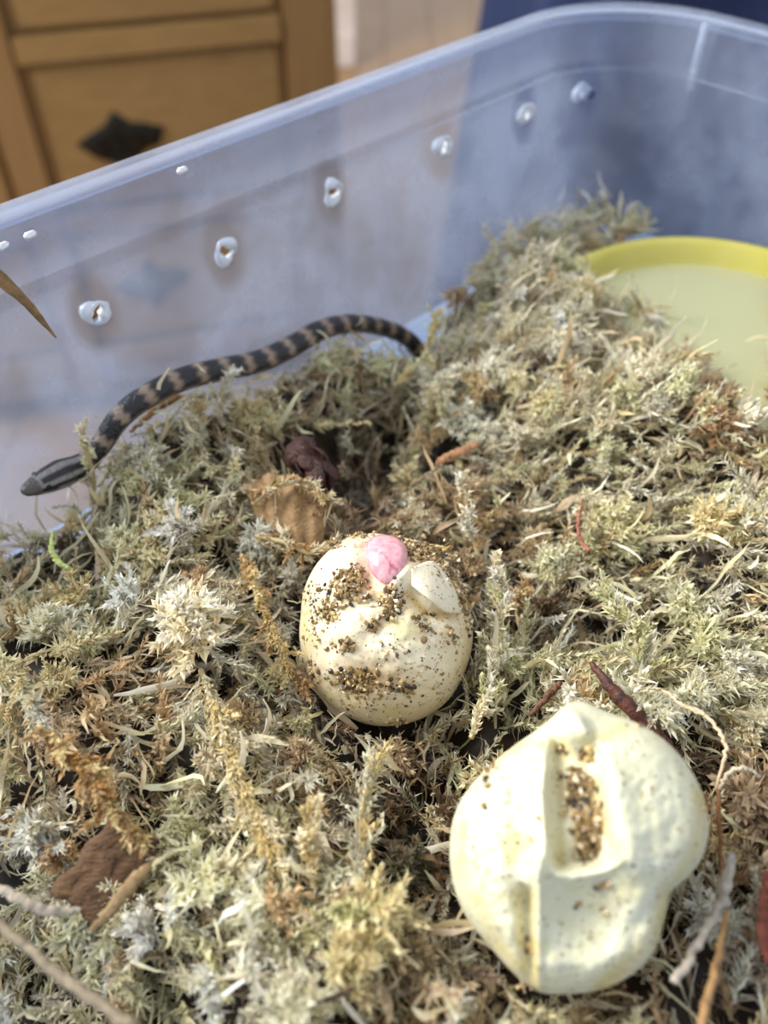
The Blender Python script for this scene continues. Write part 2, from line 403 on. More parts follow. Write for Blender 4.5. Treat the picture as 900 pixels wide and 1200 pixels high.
def pink():
    t = NT('pink_membrane'); p = t.pos(); f = t.noise(p, 3, 5, .6, .5)
    c = t.ramp(f, [(.35, L4('d9828f')), (.55, L4('eab0b4')), (.7, L4('bf5a74'))])
    b = t.n('BsdfPrincipled', Base_Color=c, Roughness=.12); b.inputs['Subsurface Weight'].default_value = .3; b.inputs['Subsurface Radius'].default_value = (.004, .0015, .001); b.inputs['Coat Weight'].default_value = .5
    return t.end(b.outputs[0])
M['pink'] = pink()
def grain_mat():
    t = NT('vermiculite'); a = t.n('VertexColor', dict(layer_name='Col')).outputs[0]
    b = t.n('BsdfPrincipled', Base_Color=a, Roughness=.25, Metallic=.0); b.inputs['Specular IOR Level'].default_value = .8
    return t.end(b.outputs[0])
M['grain'] = grain_mat()
def segdist(P, a, b):
    a = np.array(a, float); b = np.array(b, float); d = b - a; t = np.clip(((P - a) @ d) / (d @ d), 0, 1)
    return np.linalg.norm(P - (a + t[..., None] * d), axis=-1)
def poly_d(P, pts): return np.min([segdist(P, pts[i], pts[i + 1]) for i in range(len(pts) - 1)], axis=0) if len(pts) > 1 else np.linalg.norm(P - np.array(pts[0], float), axis=-1)
def gs(P, pts, wd, amp): return amp * np.exp(-(poly_d(P, pts) / wd) ** 2)
class Egg:
    def __init__(s, c, dist, outline, depth, feats, power=2.0):
        s.cpx = np.array(c, float); s.C = at_d(*c, dist); s.w = -nrm(s.C); s.u = nrm(np.cross(UP, s.w)); s.v = np.cross(s.w, s.u)
        s.depth = depth; s.feats = feats; s.power = power
        O = np.array([s.toplane(*q) for q in outline]); th = np.arctan2(O[:, 1], O[:, 0]); r = np.hypot(O[:, 0], O[:, 1]); i = np.argsort(th); th, r = th[i], r[i]
        T = np.linspace(-math.pi, math.pi, 361); R = np.interp(T, np.concatenate([th - 2 * math.pi, th, th + 2 * math.pi]), np.tile(r, 3))
        k = np.exp(-np.linspace(-2, 2, 17) ** 2); k /= k.sum(); R = np.convolve(np.concatenate([R[-9:-1], R, R[1:9]]), k, 'valid')
        s.T, s.R = T, R
    def toplane(s, x, y):
        r = ray(x, y); t = (s.C @ s.w) / (r @ s.w); q = r * t - s.C; return q @ s.u, q @ s.v
    def surf(s, U, Vv, front=True):
        """height of the shell towards the viewer over plane point (U,Vv)"""
        rho = np.clip(np.hypot(U, Vv) / np.interp(np.arctan2(Vv, U), s.T, s.R), 0, 1)
        base = s.depth * (1 - rho ** s.power) ** (1 / s.power)
        P0 = s.C + s.u * U[..., None] + s.v * Vv[..., None]
        if not front: return P0 - s.w * (base * .9)[..., None]
        pp = project(P0)[..., :2]
        h = s.feats(pp) * np.clip((1 - rho) * 6, 0, 1)
        q = pp.reshape(-1, 2); w_ = np.array([.035 * noise.noise(Vector((a / 26, b / 26, s.depth + s.cpx[0]))) + .018 * noise.noise(Vector((a / 10, b / 10, 4))) for a, b in q]).reshape(h.shape); h = h + w_ * np.clip((1 - rho) * 5, 0, 1)
        return P0 + s.w * (base + h)[..., None]
    def at(s, px, py):
        U, V = np.array([s.toplane(a, b) for a, b in zip(np.atleast_1d(px), np.atleast_1d(py))]).T
        return s.surf(U, V)
    def normal(s, px, py):
        p = s.at(px, py); a = s.at(np.atleast_1d(px) + 2, py * np.ones(1)); b = s.at(px * np.ones(1), np.atleast_1d(py) + 2)
        n = nrm(np.cross(b - p, a - p)); return n * np.sign(n @ s.w)[:, None]
    def build(s, name, mat, parent, stains=(), grooves=()):
        nr, nt = 110, 300
        rho = np.sin(np.linspace(0, 1, nr + 1)[1:] * math.pi / 2); th = np.linspace(-math.pi, math.pi, nt, endpoint=False); R = np.interp(th, s.T, s.R)
        U = rho[:, None] * (R * np.cos(th))[None]; Vv = rho[:, None] * (R * np.sin(th))[None]
        Fr = s.surf(U, Vv).reshape(-1, 3); rb = rho[::-1][4::4]; Ub = rb[:, None] * (R * np.cos(th))[None]; Vb = rb[:, None] * (R * np.sin(th))[None]
        Bk = s.surf(Ub, Vb, False).reshape(-1, 3)
        c1 = s.surf(np.zeros(1), np.zeros(1)); V = np.vstack([Fr, Bk, c1]); rows = nr + len(rb); ci = len(V) - 1; Fc = []
        j, i = np.meshgrid(np.arange(rows - 1), np.arange(nt), indexing='ij'); i2 = (i + 1) % nt
        Q = np.stack([j * nt + i, (j + 1) * nt + i, (j + 1) * nt + i2, j * nt + i2], -1).reshape(-1, 4)
        Fc = Q.tolist() + [[ci, k, (k + 1) % nt] for k in range(nt)] + [[(rows - 1) * nt + k for k in range(nt)][::-1]]
        pp = project(V)[:, :2]; k = np.zeros(len(V))
        for x, y, rx, ry, cnt, sz in stains:
            k += min(1, cnt * sz * sz * 900 / (rx * ry + 20)) * np.exp(-(((pp[:, 0] - x) / (rx * 1.1 + 1)) ** 2 + ((pp[:, 1] - y) / (ry * 1.1 + 1)) ** 2))
        k *= np.array([.75 + .9 * noise.noise(Vector(q) * 3.1) for q in V]); g = np.zeros(len(V))
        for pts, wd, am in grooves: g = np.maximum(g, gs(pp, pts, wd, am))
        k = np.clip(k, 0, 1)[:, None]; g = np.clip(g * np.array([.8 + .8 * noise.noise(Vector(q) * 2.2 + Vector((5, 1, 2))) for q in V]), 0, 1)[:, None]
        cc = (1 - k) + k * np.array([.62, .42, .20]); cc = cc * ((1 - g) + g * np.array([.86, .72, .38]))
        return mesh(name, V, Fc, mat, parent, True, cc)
rngE = np.random.default_rng(11)
def ico():
    bm = bmesh.new(); bmesh.ops.create_icosphere(bm, subdivisions=1, radius=1); V = np.array([v.co[:] for v in bm.verts]); bm.verts.index_update(); Fc = np.array([[v.index for v in f.verts] for f in bm.faces]); bm.free(); return V, Fc
ICO = ico()
def grains(egg, blobs, parent, label):
    """blobs: (px, py, rx, ry, count, size)"""
    V, Fc, C, n = [], [], [], 0
    pal = [lin('7d6238'), lin('a08350'), lin('5a4426'), lin('2b2216'), lin('c4aa74'), lin('8f7344'), lin('e6dab4')]
    for x, y, rx, ry, cnt, sz in blobs:
        for _ in range(cnt):
            r = rngE.normal(0, .5, 2); p = egg.at(x + r[0] * rx, y + r[1] * ry)[0]
            s = sz * rngE.uniform(.45, 1.25); sc = np.array([1, rngE.uniform(.5, 1), rngE.uniform(.35, .8)]) * s
            v = ICO[0] * (1 + rngE.normal(0, .22, (len(ICO[0]), 1))) * sc
            q = nrm(rngE.normal(size=(3, 3))); q, _r = np.linalg.qr(q)
            V.append(v @ q + p + egg.w * s * rngE.uniform(-.1, .5)); Fc.append(ICO[1] + n); n += len(v)
            c = pal[rngE.choice(len(pal), p=[.24, .2, .16, .1, .12, .12, .06])]; C.append(np.tile(c * rngE.uniform(.8, 1.2), (len(v), 1)))
    o = mesh('substrate_grains', np.vstack(V), np.vstack(Fc), M['grain'], parent, False, np.vstack(C)); o['kind'] = 'stuff'; o['label'] = label
    return o
def c5(pts): return [(330 + x * .3, 600 + y * .3) for x, y in pts]
def c6(pts): return [(500 + x / 2.368, 790 + y / 2.368) for x, y in pts]

def f1(P):
    h = gs(P, c5([(345, 150), (360, 260), (370, 320)]), 16, -.25)            # slit with the pink membrane
    h += gs(P, c5([(350, 330), (430, 290), (500, 230)]), 7, .10)
    h += gs(P, c5([(500, 330), (560, 390), (680, 410)]), 9, -.16)            # crease under the flap
    h += gs(P, c5([(430, 110), (560, 180), (680, 300)]), 14, -.12)
    h += gs(P, c5([(300, 380), (220, 420), (180, 520)]), 14, -.05)
    h += gs(P, c5([(430, 420), (360, 480), (330, 500)]), 12, -.07) + gs(P, c5([(270, 660), (330, 650)]), 14, -.07)
    h += gs(P, c5([(400, 590), (430, 640)]), 8, -.04) + gs(P, c5([(610, 600)]), 25, .05) + gs(P, c5([(270, 460)]), 20, .06)
    h += gs(P, c5([(560, 460), (600, 520)]), 14, -.04)
    return h
E1 = Egg((452, 738), 15.0, c5([(90, 300), (78, 400), (82, 560), (130, 690), (220, 775), (350, 832), (450, 832), (560, 800), (640, 745), (715, 620), (745, 500), (738, 400), (705, 300), (660, 205), (600, 150), (530, 115), (430, 95), (330, 85), (260, 98), (200, 140), (130, 215)]), 1.35, f1)
E2C = (678, 993)
def f2(P):
    h = 0
    # long trough filled with grains: steep left wall, soft right wall
    x, y = (P[..., 0] - 500) * 2.368, (P[..., 1] - 790) * 2.368
    ss = lambda a, b, q: np.clip((q - a) / (b - a), 0, 1) ** 2 * (3 - 2 * np.clip((q - a) / (b - a), 0, 1))
    bow = 16 * np.sin(np.clip((y - 230) / 300, 0, 1) * math.pi); left = ss(345, 375, x + bow - .04 * (y - 400)); right = 1 - ss(452, 516, x - .5 * bow + .07 * (400 - y)); top = ss(175, 260, y); bot = 1 - ss(505, 552, y + .10 * (x - 400))
    h = h - .38 * left * right * top * bot
    h = h + gs(P, c6([(290, 215), (345, 262), (352, 400), (335, 505)]), 7, .10)              # ridge left of the trough
    h = h + gs(P, c6([(325, 515), (322, 640), (315, 850)]), 5.5, .16)                        # sharp fold running down
    h = h + gs(P, c6([(288, 600), (290, 720), (300, 860)]), 9, -.26)                         # deep groove beside it
    h = h + gs(P, c6([(262, 260), (268, 420), (275, 620)]), 12, -.10)
    h = h + gs(P, c6([(335, 530), (400, 560), (470, 545), (520, 520)]), 7, .10)
    h = h + gs(P, c6([(455, 645)]), 46, -.36) + gs(P, c6([(400, 640), (480, 690)]), 22, -.10)  # dish below
    h = h + gs(P, c6([(360, 770), (470, 790), (590, 700), (600, 600)]), 13, .06)
    h = h + gs(P, c6([(385, 100), (410, 140), (440, 190)]), 7, .13) + gs(P, c6([(350, 150), (370, 215)]), 10, -.10) + gs(P, c6([(470, 170), (560, 160)]), 11, -.06)
    h = h + gs(P, c6([(500, 270), (530, 400), (560, 540)]), 14, .09)
    h = h + gs(P, c6([(690, 600), (600, 640), (560, 720)]), 12, -.10)
    h = h + gs(P, c6([(290, 215), (240, 240), (200, 300)]), 10, .05)
    return h
E2 = Egg(E2C, 12.0, c6([(388, 83), (432, 78), (500, 112), (580, 138), (660, 188), (722, 258), (765, 340), (780, 430), (762, 505), (722, 562), (668, 602), (655, 680), (625, 775), (560, 835), (480, 872), (400, 882), (310, 880), (250, 832), (180, 752), (118, 680), (82, 600), (68, 500), (78, 400), (108, 335), (168, 268), (230, 214), (290, 172), (348, 128)]), 1.35, f2, 2.3)
S = .3
def b5(x, y, rx, ry, n, s): q = c5([(x, y)])[0]; return (*q, rx * S, ry * S, n, s)
BL1 = [b5(450, 120, 30, 25, 45, .055), b5(510, 150, 60, 40, 120, .062), b5(590, 175, 60, 50, 150, .065), b5(645, 250, 45, 70, 150, .068), b5(700, 340, 40, 45, 80, .068), b5(300, 95, 60, 14, 26, .05), b5(215, 130, 40, 25, 20, .045),
            b5(270, 300, 75, 55, 170, .056), b5(210, 380, 60, 50, 60, .05), b5(300, 240, 25, 30, 20, .05), b5(430, 360, 42, 60, 110, .06), b5(360, 450, 30, 30, 28, .05), b5(540, 440, 40, 50, 30, .05), b5(650, 480, 30, 40, 24, .05),
            b5(250, 520, 50, 30, 42, .05), b5(300, 650, 90, 55, 170, .052), b5(470, 670, 60, 40, 55, .045), b5(130, 620, 30, 70, 40, .045), b5(150, 460, 40, 60, 24, .04), b5(430, 540, 40, 60, 16, .04),
            b5(560, 620, 140, 110, 60, .03), b5(330, 740, 160, 50, 45, .032), b5(640, 700, 70, 70, 20, .035), b5(460, 810, 50, 20, 20, .045), b5(130, 330, 50, 90, 40, .035), b5(720, 440, 20, 60, 16, .045)]
K = 1 / 2.368
def b6(x, y, rx, ry, n, s): q = c6([(x, y)])[0]; return (*q, rx * K, ry * K, n, s)
BL2 = [b6(425, 325, 36, 40, 120, .05), b6(440, 400, 38, 45, 170, .052), b6(440, 475, 30, 40, 110, .048), b6(470, 440, 20, 60, 40, .05), b6(378, 225, 16, 12, 10, .055), b6(440, 235, 16, 18, 12, .06), b6(420, 300, 30, 30, 20, .04),
            b6(585, 155, 10, 8, 5, .05), b6(187, 318, 9, 16, 5, .05), b6(180, 376, 8, 6, 3, .045), b6(490, 580, 24, 14, 9, .045), b6(488, 650, 14, 12, 5, .045), b6(425, 630, 8, 8, 3, .04), b6(328, 403, 10, 8, 4, .04),
            b6(290, 740, 12, 26, 12, .05), b6(757, 375, 8, 14, 4, .045), b6(180, 270, 24, 20, 16, .04), b6(290, 870, 50, 16, 8, .035), b6(270, 330, 190, 150, 70, .02), b6(250, 560, 160, 200, 80, .019), b6(500, 780, 200, 120, 26, .018), b6(640, 380, 120, 220, 22, .017)]
r1 = empty('snake_egg', E1.C - Z_ * 1.3, 'round gritty white egg at centre, slit open to show a pink membrane', 'egg')
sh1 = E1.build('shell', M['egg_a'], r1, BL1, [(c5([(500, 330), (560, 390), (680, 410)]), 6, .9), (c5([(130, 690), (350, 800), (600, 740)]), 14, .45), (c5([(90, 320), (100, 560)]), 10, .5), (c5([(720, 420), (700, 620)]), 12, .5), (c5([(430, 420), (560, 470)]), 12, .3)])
def pink_bulge():
    c = E1.at(*c5([(408, 200)])[0])[0]; d = c5([(395, 120), (378, 325)]); ax = nrm(E1.at(*d[1])[0] - E1.at(*d[0])[0]); n = E1.w; sd = np.cross(ax, n)
    V = []; nu, nv = 40, 28
    for i in range(nu + 1):
        th = math.pi * i / nu; z = -math.cos(th); r = math.sin(th) * (1 - .28 * z)
        for j in range(nv):
            ph = 2 * math.pi * j / nv
            dent = 1 - .12 * math.exp(-((ph - math.pi / 2 - .3) / .35) ** 2)
            V.append(c - n * .02 + ax * z * .53 + sd * math.cos(ph) * r * .43 - sd * .05 * z + n * math.sin(ph) * r * .34 * dent)
    Fc = [[i * nv + j, i * nv + (j + 1) % nv, (i + 1) * nv + (j + 1) % nv, (i + 1) * nv + j] for i in range(nu) for j in range(nv)]
    mesh('membrane', np.array(V), Fc, M['pink'], r1)['label'] = 'wet pink membrane bulging from the slit'
pink_bulge()
def flap():
    base = c5([(500, 235), (585, 205), (655, 290), (690, 375)]); edge = c5([(498, 300), (560, 350), (620, 395), (690, 398)])
    top = spline([E1.at(*q)[0] for q in base], 24); low = spline([E1.at(*q)[0] for q in edge], 24); V = []; m = 9
    for k in range(m + 1):
        f = k / m; lift = .10 + .17 * math.sin(f * math.pi * .62)
        V += [top[i] * (1 - f) + low[i] * f + E1.w * (lift * math.sin(math.pi * min(max(i / 23, .02), .98)) ** .6 + .02) for i in range(24)]
    n1 = len(V); V += [p - E1.w * .07 for p in V]
    q = lambda k, i: k * 24 + i
    Fc = [[q(k, i), q(k, i + 1), q(k + 1, i + 1), q(k + 1, i)] for k in range(m) for i in range(23)]
    Fc += [[n1 + a for a in f[::-1]] for f in Fc]
    bd = [q(0, i) for i in range(24)] + [q(k, 23) for k in range(1, m + 1)] + [q(m, i) for i in range(22, -1, -1)] + [q(k, 0) for k in range(m - 1, 0, -1)]
    Fc += [[bd[i], bd[(i + 1) % len(bd)], n1 + bd[(i + 1) % len(bd)], n1 + bd[i]][::-1] for i in range(len(bd))]
    mesh('shell_flap', np.array(V), Fc, M['egg_a'], r1, True, np.ones((len(V), 3)) * .97)
flap()
grains(E1, BL1, r1, 'brown glittering grit stuck to the shell')
r2 = empty('snake_egg', E2.C - Z_ * 1.4, 'large dented ivory egg with a grit-filled trough, lower right of the moss', 'egg')
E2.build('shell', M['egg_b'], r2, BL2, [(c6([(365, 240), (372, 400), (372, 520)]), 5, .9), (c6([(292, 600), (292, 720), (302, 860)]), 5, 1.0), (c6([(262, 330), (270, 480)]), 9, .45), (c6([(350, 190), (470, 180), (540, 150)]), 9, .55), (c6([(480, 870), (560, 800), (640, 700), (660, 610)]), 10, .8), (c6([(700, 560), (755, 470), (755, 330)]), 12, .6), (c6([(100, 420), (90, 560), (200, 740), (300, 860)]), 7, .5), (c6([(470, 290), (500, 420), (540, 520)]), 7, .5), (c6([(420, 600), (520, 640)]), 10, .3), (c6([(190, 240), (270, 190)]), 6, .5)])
grains(E2, BL2, r2, 'brown glittering grit in the trough and specks on the shell')

# ---------------------------------------------------------------- young snake
def snake():
    px = [(26, 577), (45, 568), (70, 556), (98, 543), (118, 522), (140, 490), (170, 466), (212, 445), (258, 433), (302, 424), (342, 406), (376, 387), (412, 379), (448, 384), (476, 396), (492, 414), (500, 436)]
    ks = [18.3, 18.4, 18.5, 18.6, 18.6, 18.5, 18.4, 18.4, 18.4, 18.4, 18.5, 18.6, 18.7, 18.7, 18.5, 18.2, 17.8]
    pts = [at_wall(x, y, k) for (x, y), k in zip(px, ks)]
    n = 320; path = spline(pts, n); d = np.concatenate([[0], np.cumsum(np.linalg.norm(np.diff(path, axis=0), axis=1))]); L = d[-1]
    rad = np.interp(d, [0, .06, .25, .55, .9, 1.25, 1.7, 3, 6, 9, L], [.05, .12, .19, .27, .31, .26, .215, .25, .27, .25, .23])
    seg = 36; ref = nrm(np.array([0, -.35, 1]))
    V, Fc = tube(path, rad, seg, .86, ref=ref)
    an = np.linspace(0, 2 * math.pi, seg, endpoint=False); dorsal = np.sin(an)   # +1 = back
    rng = np.random.default_rng(3); C = np.zeros((n, seg, 3))
    black, grey, tan, belly = lin('211c1f'), lin('6c625d'), lin('98826f'), lin('67605c')
    head = 1.45
    for i in range(n):
        for j in range(seg):
            s, q = d[i], dorsal[j]
            if s < head:
                c = lin('8c8682')
                if abs(q - .08 - .15 * math.sin(s * 2)) < .22 and s > .3: c = black
                if q > .70 and s > .35 and not (q > .97): c = black
                if s < .3: c = lin('5a544c')
            else:
                ph = ((s - head) / .62) % 1.0; wob = .05 * math.sin(j * 1.3 + i * .2)
                c = tan * (.8 + .2 * q) if q > .1 else grey
                if q > .05 and .14 + wob < ph < .84 + wob: c = black
                ph2 = (ph + .5) % 1
                if q <= .05 and q > -.35 and .3 < ph2 < .65: c = lin('4a4446')
                if q < -.5: c = belly
            C[i, j] = c
    for _ in range(1): C[1:-1] = (C[:-2] + 2 * C[1:-1] + C[2:]) / 4
    C *= rng.uniform(.85, 1.12, (n, seg, 1))
    t = NT('snake_scales'); a = t.n('VertexColor', dict(layer_name='Col')).outputs[0]; p = t.pos()
    vo = t.n('TexVoronoi', Vector=p, Scale=14.0).outputs['Distance']
    b = t.n('BsdfPrincipled', Base_Color=t.mix(.25, a, t.ramp(vo, [(0, (1, 1, 1)), (.8, (.35, .35, .35))]), 'MULTIPLY'), Roughness=.42, Normal=t.bump(vo, .5, -.0004))
    m = t.end(b.outputs[0])
    root = empty('young_snake', pts[0] * .5 + pts[4] * .5 - Z_ * .3, 'slender grey young snake with dark saddle blotches lying along the tub wall', 'snake')
    mesh('body', V, Fc, m, root, True, C.reshape(-1, 3))
    k = int(np.searchsorted(d, .42)); T = nrm(path[k + 1] - path[k - 1]); Sd = nrm(np.cross(T, ref)); N = np.cross(Sd, T)
    em = simple('snake_eye', '0a0908', '15120f', 3, .08)
    for sgn in (-1, 1):
        c = path[k] + Sd * sgn * rad[k] * .86 + N * .07; th = ICO[0]
        bm = bmesh.new(); bmesh.ops.create_icosphere(bm, subdivisions=2, radius=.055); v = np.array([q.co[:] for q in bm.verts]); bm.verts.index_update(); f = [[q.index for q in g.verts] for g in bm.faces]; bm.free()
        mesh('eye', v + c, f, em, root)
    return path
SN = snake()

# ---------------------------------------------------------------- moss
rng = np.random.default_rng(7)
CTRL = [(0, 625, -12.2), (70, 650, -12.9), (150, 540, -12.2), (200, 510, -12.1), (300, 470, -12.1), (330, 580, -11.9), (250, 600, -11.9), (400, 440, -12.3), (435, 520, -13.7), (415, 590, -13.5), (520, 420, -12.7),
        (620, 340, -12.0), (645, 330, -12.1), (720, 350, -12.7), (780, 400, -12.5), (840, 470, -12.0), (890, 510, -11.8), (600, 450, -12.1), (700, 450, -12.0), (540, 540, -12.9), (600, 600, -12.5), (700, 580, -12.1), (800, 600, -12.1),
        (900, 650, -11.6), (650, 680, -12.6), (570, 740, -13.0), (600, 800, -12.5), (690, 730, -12.8), (800, 750, -11.9), (890, 850, -11.7), (860, 950, -12.4), (880, 1100, -11.6), (330, 740, -12.8), (350, 850, -12.7), (450, 880, -13.0),
        (480, 950, -12.9), (240, 700, -11.8), (200, 780, -12.3), (100, 720, -12.1), (20, 760, -11.3), (60, 850, -11.2), (100, 900, -11.4), (30, 1000, -11.2), (130, 1010, -12.4), (250, 900, -11.9), (290, 1000, -11.7), (400, 1000, -12.0),
        (200, 1100, -11.2), (350, 1150, -11.1), (450, 1100, -11.4), (520, 1180, -11.4), (540, 1000, -12.3), (100, 1170, -11.9), (-10, 1170, -13.9), (680, 1190, -12.3), (780, 1180, -11.8), (60, 1100, -11.3), (620, 1000, -12.6), (740, 980, -12.5), (680, 850, -12.3)]
CP = np.array([at_z(*c) for c in CTRL])
CP = np.vstack([CP, [p - Z_ * .38 for p, q in zip(SN[::12], project(SN[::12])) if q[0] > 112], [p - Z_ * 1.1 for p, q in zip(SN[::12], project(SN[::12])) if q[0] < 90]])
CP = np.vstack([CP, [BOWL_C + np.array([math.cos(t_) * 4.4, math.sin(t_) * 4.5, 3.15]) for t_ in np.radians([150, 170, 190, 205, 220, 235, 250, 265, 280])]])
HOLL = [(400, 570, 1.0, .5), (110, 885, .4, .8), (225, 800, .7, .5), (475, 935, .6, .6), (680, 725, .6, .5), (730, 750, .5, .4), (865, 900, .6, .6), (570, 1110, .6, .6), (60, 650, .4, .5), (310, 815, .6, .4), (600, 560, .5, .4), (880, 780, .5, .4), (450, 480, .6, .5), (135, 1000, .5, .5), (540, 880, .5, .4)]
HP = [(at_z(x, y, -12.3), d, r) for x, y, d, r in HOLL]
def nz(x, y, s, seed): return noise.noise(Vector((x * s + seed, y * s - seed, seed * 1.7)))
def bowl_open(x, y):
    rb = np.hypot(x - BOWL_C[0], y - BOWL_C[1]); g = project(np.stack([x, y, np.full_like(x, -11.9)], -1))
    return (rb < BOWL_R + .15) & inpoly(g[..., 0], g[..., 1])
BOWLPX = [(690, 306), (740, 272), (830, 255), (910, 262), (910, 505), (884, 488), (858, 450), (838, 446), (826, 400), (800, 385), (765, 345), (735, 338)]
def inpoly(X, Y):
    c = np.zeros(np.shape(X), bool); n = len(BOWLPX)
    for i in range(n):
        (xa, ya), (xb, yb) = BOWLPX[i], BOWLPX[(i + 1) % n]; c ^= ((ya > Y) != (yb > Y)) & (X < (xb - xa) * (Y - ya) / (yb - ya + 1e-9) + xa)
    return c
def H(x, y, fine=True):
    x, y = np.atleast_1d(np.asarray(x, float)), np.atleast_1d(np.asarray(y, float))
    x = np.atleast_1d(x); y = np.atleast_1d(y)
    d2 = (x[:, None] - CP[None, :, 0]) ** 2 + (y[:, None] - CP[None, :, 1]) ** 2
    wt = 1 / (d2 + .25) ** 1.8
    far = 1 / 60.0 ** 1.8
    z = ((wt * CP[None, :, 2]).sum(1) + far * -12.4) / (wt.sum(1) + far)
    k = y - x
    z = z - np.clip((k - 18.7) / .7, 0, 1) * np.clip(z + 13.0, -.2, 3) * np.where(x < 2.5, .5, .1)       # falls off towards the long wall
    s = x + y; z = z - np.clip((2.0 - s) / 3.0, 0, 1) ** 1.5 * np.clip(z + 13.9, 0, 3)                     # and towards the near short wall
    for p, dd, r in HP: z = z - dd * np.exp(-((x - p[0]) ** 2 + (y - p[1]) ** 2) / r ** 2)
    if fine: z = z + np.array([.55 * nz(a, b, .62, 3.1) + .40 * nz(a, b, 1.35, 9.4) for a, b in zip(x, y)])
    # bedding pressed down under the eggs and round the bowl
    for E, dz, rr in ((E1, -.55, 1.3), (E2, -.9, 1.6)):
        q = np.exp(-(((x - E.C[0]) ** 2 + (y - E.C[1]) ** 2) / rr ** 2) ** 2); z = z * (1 - q) + np.minimum(z, E.C[2] + dz) * q
    z = np.where(bowl_open(x, y), np.minimum(z, -13.7), z)
    return np.maximum(z, TUB_FZ + .1)

def shoot(L, nleaf, ll, lw, curl, spread, taper=.35, stem=.03, r=None):
    """one leafy shoot along +X made of cupped pointed leaves; returns verts, tris, tone"""
    r = r or rng
    t = np.sort(r.uniform(0, 1, nleaf)); bend = r.normal(0, curl); bend2 = r.normal(0, curl * .6)
    ax = lambda q: np.stack([L * q, L * bend * q ** 2, L * bend2 * q ** 2], -1)
    P = ax(t); T = nrm(ax(t + .01) - P); ph = np.arange(nleaf) * 2.4 + r.uniform(0, 6); ph += r.normal(0, .3, nleaf)
    up = np.array([0, 0, 1.0]); S_ = nrm(np.cross(T, up)); N_ = np.cross(S_, T)
    Rd = S_ * np.cos(ph)[:, None] + N_ * np.sin(ph)[:, None]; Sd = np.cross(T, Rd)
    sp = spread * r.uniform(.6, 1.4, nleaf)[:, None] * (1 - .45 * t[:, None])
    l = (ll * r.uniform(.6, 1.25, nleaf) * (1 - taper * t))[:, None]; w_ = (lw * r.uniform(.7, 1.3, nleaf) * (1 - taper * t))[:, None]
    D = T * np.cos(sp) + Rd * np.sin(sp); Nn = -T * np.sin(sp) + Rd * np.cos(sp)
    base = P; mc = P + D * l * .45 + Nn * w_ * -.15; ml = P + D * l * .42 + Sd * w_ + Nn * w_ * .35; mr = P + D * l * .42 - Sd * w_ + Nn * w_ * .35
    cu = r.normal(.22, .25, nleaf)[:, None]; tip = P + D * l * .95 + Nn * l * cu + Sd * l * r.normal(0, .12, nleaf)[:, None]
    V = np.stack([base, ml, mr, mc, tip], 1).reshape(-1, 3); b = np.arange(nleaf)[:, None] * 5
    Fc = np.concatenate([b + [0, 3, 1], b + [0, 2, 3], b + [1, 3, 4], b + [3, 2, 4]]).astype(int)
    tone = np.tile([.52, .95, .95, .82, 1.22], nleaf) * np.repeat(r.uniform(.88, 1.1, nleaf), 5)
    # stem
    q = np.linspace(0, 1, 5); sp_ = ax(q); sv = []
    for i in range(5):
        for k in range(3):
            an = k * 2.094; sv.append(sp_[i] + np.array([0, math.cos(an), math.sin(an)]) * stem * (1 - .6 * q[i]))
    n0 = len(V); sf = [[n0 + i * 3 + k, n0 + i * 3 + (k + 1) % 3, n0 + (i + 1) * 3 + (k + 1) % 3] for i in range(4) for k in range(3)] + [[n0 + i * 3 + k, n0 + (i + 1) * 3 + (k + 1) % 3, n0 + (i + 1) * 3 + k] for i in range(4) for k in range(3)]
    return np.vstack([V, np.array(sv)]), np.vstack([Fc, np.array(sf)]), np.concatenate([tone, np.full(15, .75)])
def wisp(L, w0, r=None):
    r = r or rng; n = 7; t = np.linspace(0, 1, n); a = np.cumsum(r.normal(0, .28, n)) + r.normal(0, .5) * t * 2; b = np.cumsum(r.normal(0, .22, n))
    D = np.stack([np.cos(a) * np.cos(b), np.sin(a) * np.cos(b), np.sin(b)], -1); P = np.cumsum(D, 0) * L / n; tw = r.uniform(0, 3) + t * r.normal(0, 1.2)
    S_ = nrm(np.cross(D, [0, .3, 1.0])); N_ = np.cross(S_, D); W = (S_ * np.cos(tw)[:, None] + N_ * np.sin(tw)[:, None]) * (w0 * np.sin(np.pi * (.12 + .86 * t)) ** .7)[:, None]
    V = np.concatenate([P - W, P + N_ * w0 * .35, P + W]); i = np.arange(n - 1)
    Fc = np.concatenate([np.stack([i, i + 1, n + i + 1], 1), np.stack([i, n + i + 1, n + i], 1), np.stack([n + i, n + i + 1, 2 * n + i + 1], 1), np.stack([n + i, 2 * n + i + 1, 2 * n + i], 1)])
    return V, Fc, np.tile(.8 + .3 * t, 3)
def merge(L_):
    V, Fc, C, n = [], [], [], 0
    for v, f, c in L_: V.append(v); Fc.append(f + n); C.append(c); n += len(v)
    return np.vstack(V), np.vstack(Fc), np.concatenate(C)
def frame(d, roll=0.0, up=(0, 0, 1)):
    d = nrm(d); s = nrm(np.cross(np.asarray(up, float), d)); n = np.cross(d, s); c, q = math.cos(roll), math.sin(roll)
    return np.stack([d, s * c + n * q, -s * q + n * c])
def head(r=None, big=1.0):
    """star-shaped tuft seen end on, +X is its axis"""
    r = r or rng; out = []
    for k in range(20):
        v, f, c = shoot(.5 * big * r.uniform(.6, 1.1), 26, .24 * big, .042 * big, .3, .6, r=r); th = r.uniform(.15, 1.5) if k > 4 else r.uniform(0, .4); ph = k * 2.4
        d = np.array([math.cos(th), math.sin(th) * math.cos(ph), math.sin(th) * math.sin(ph)]); out.append((v @ frame(d, r.uniform(0, 6), (0.1, .2, 1)), f, c * 1.04))
    return merge(out)
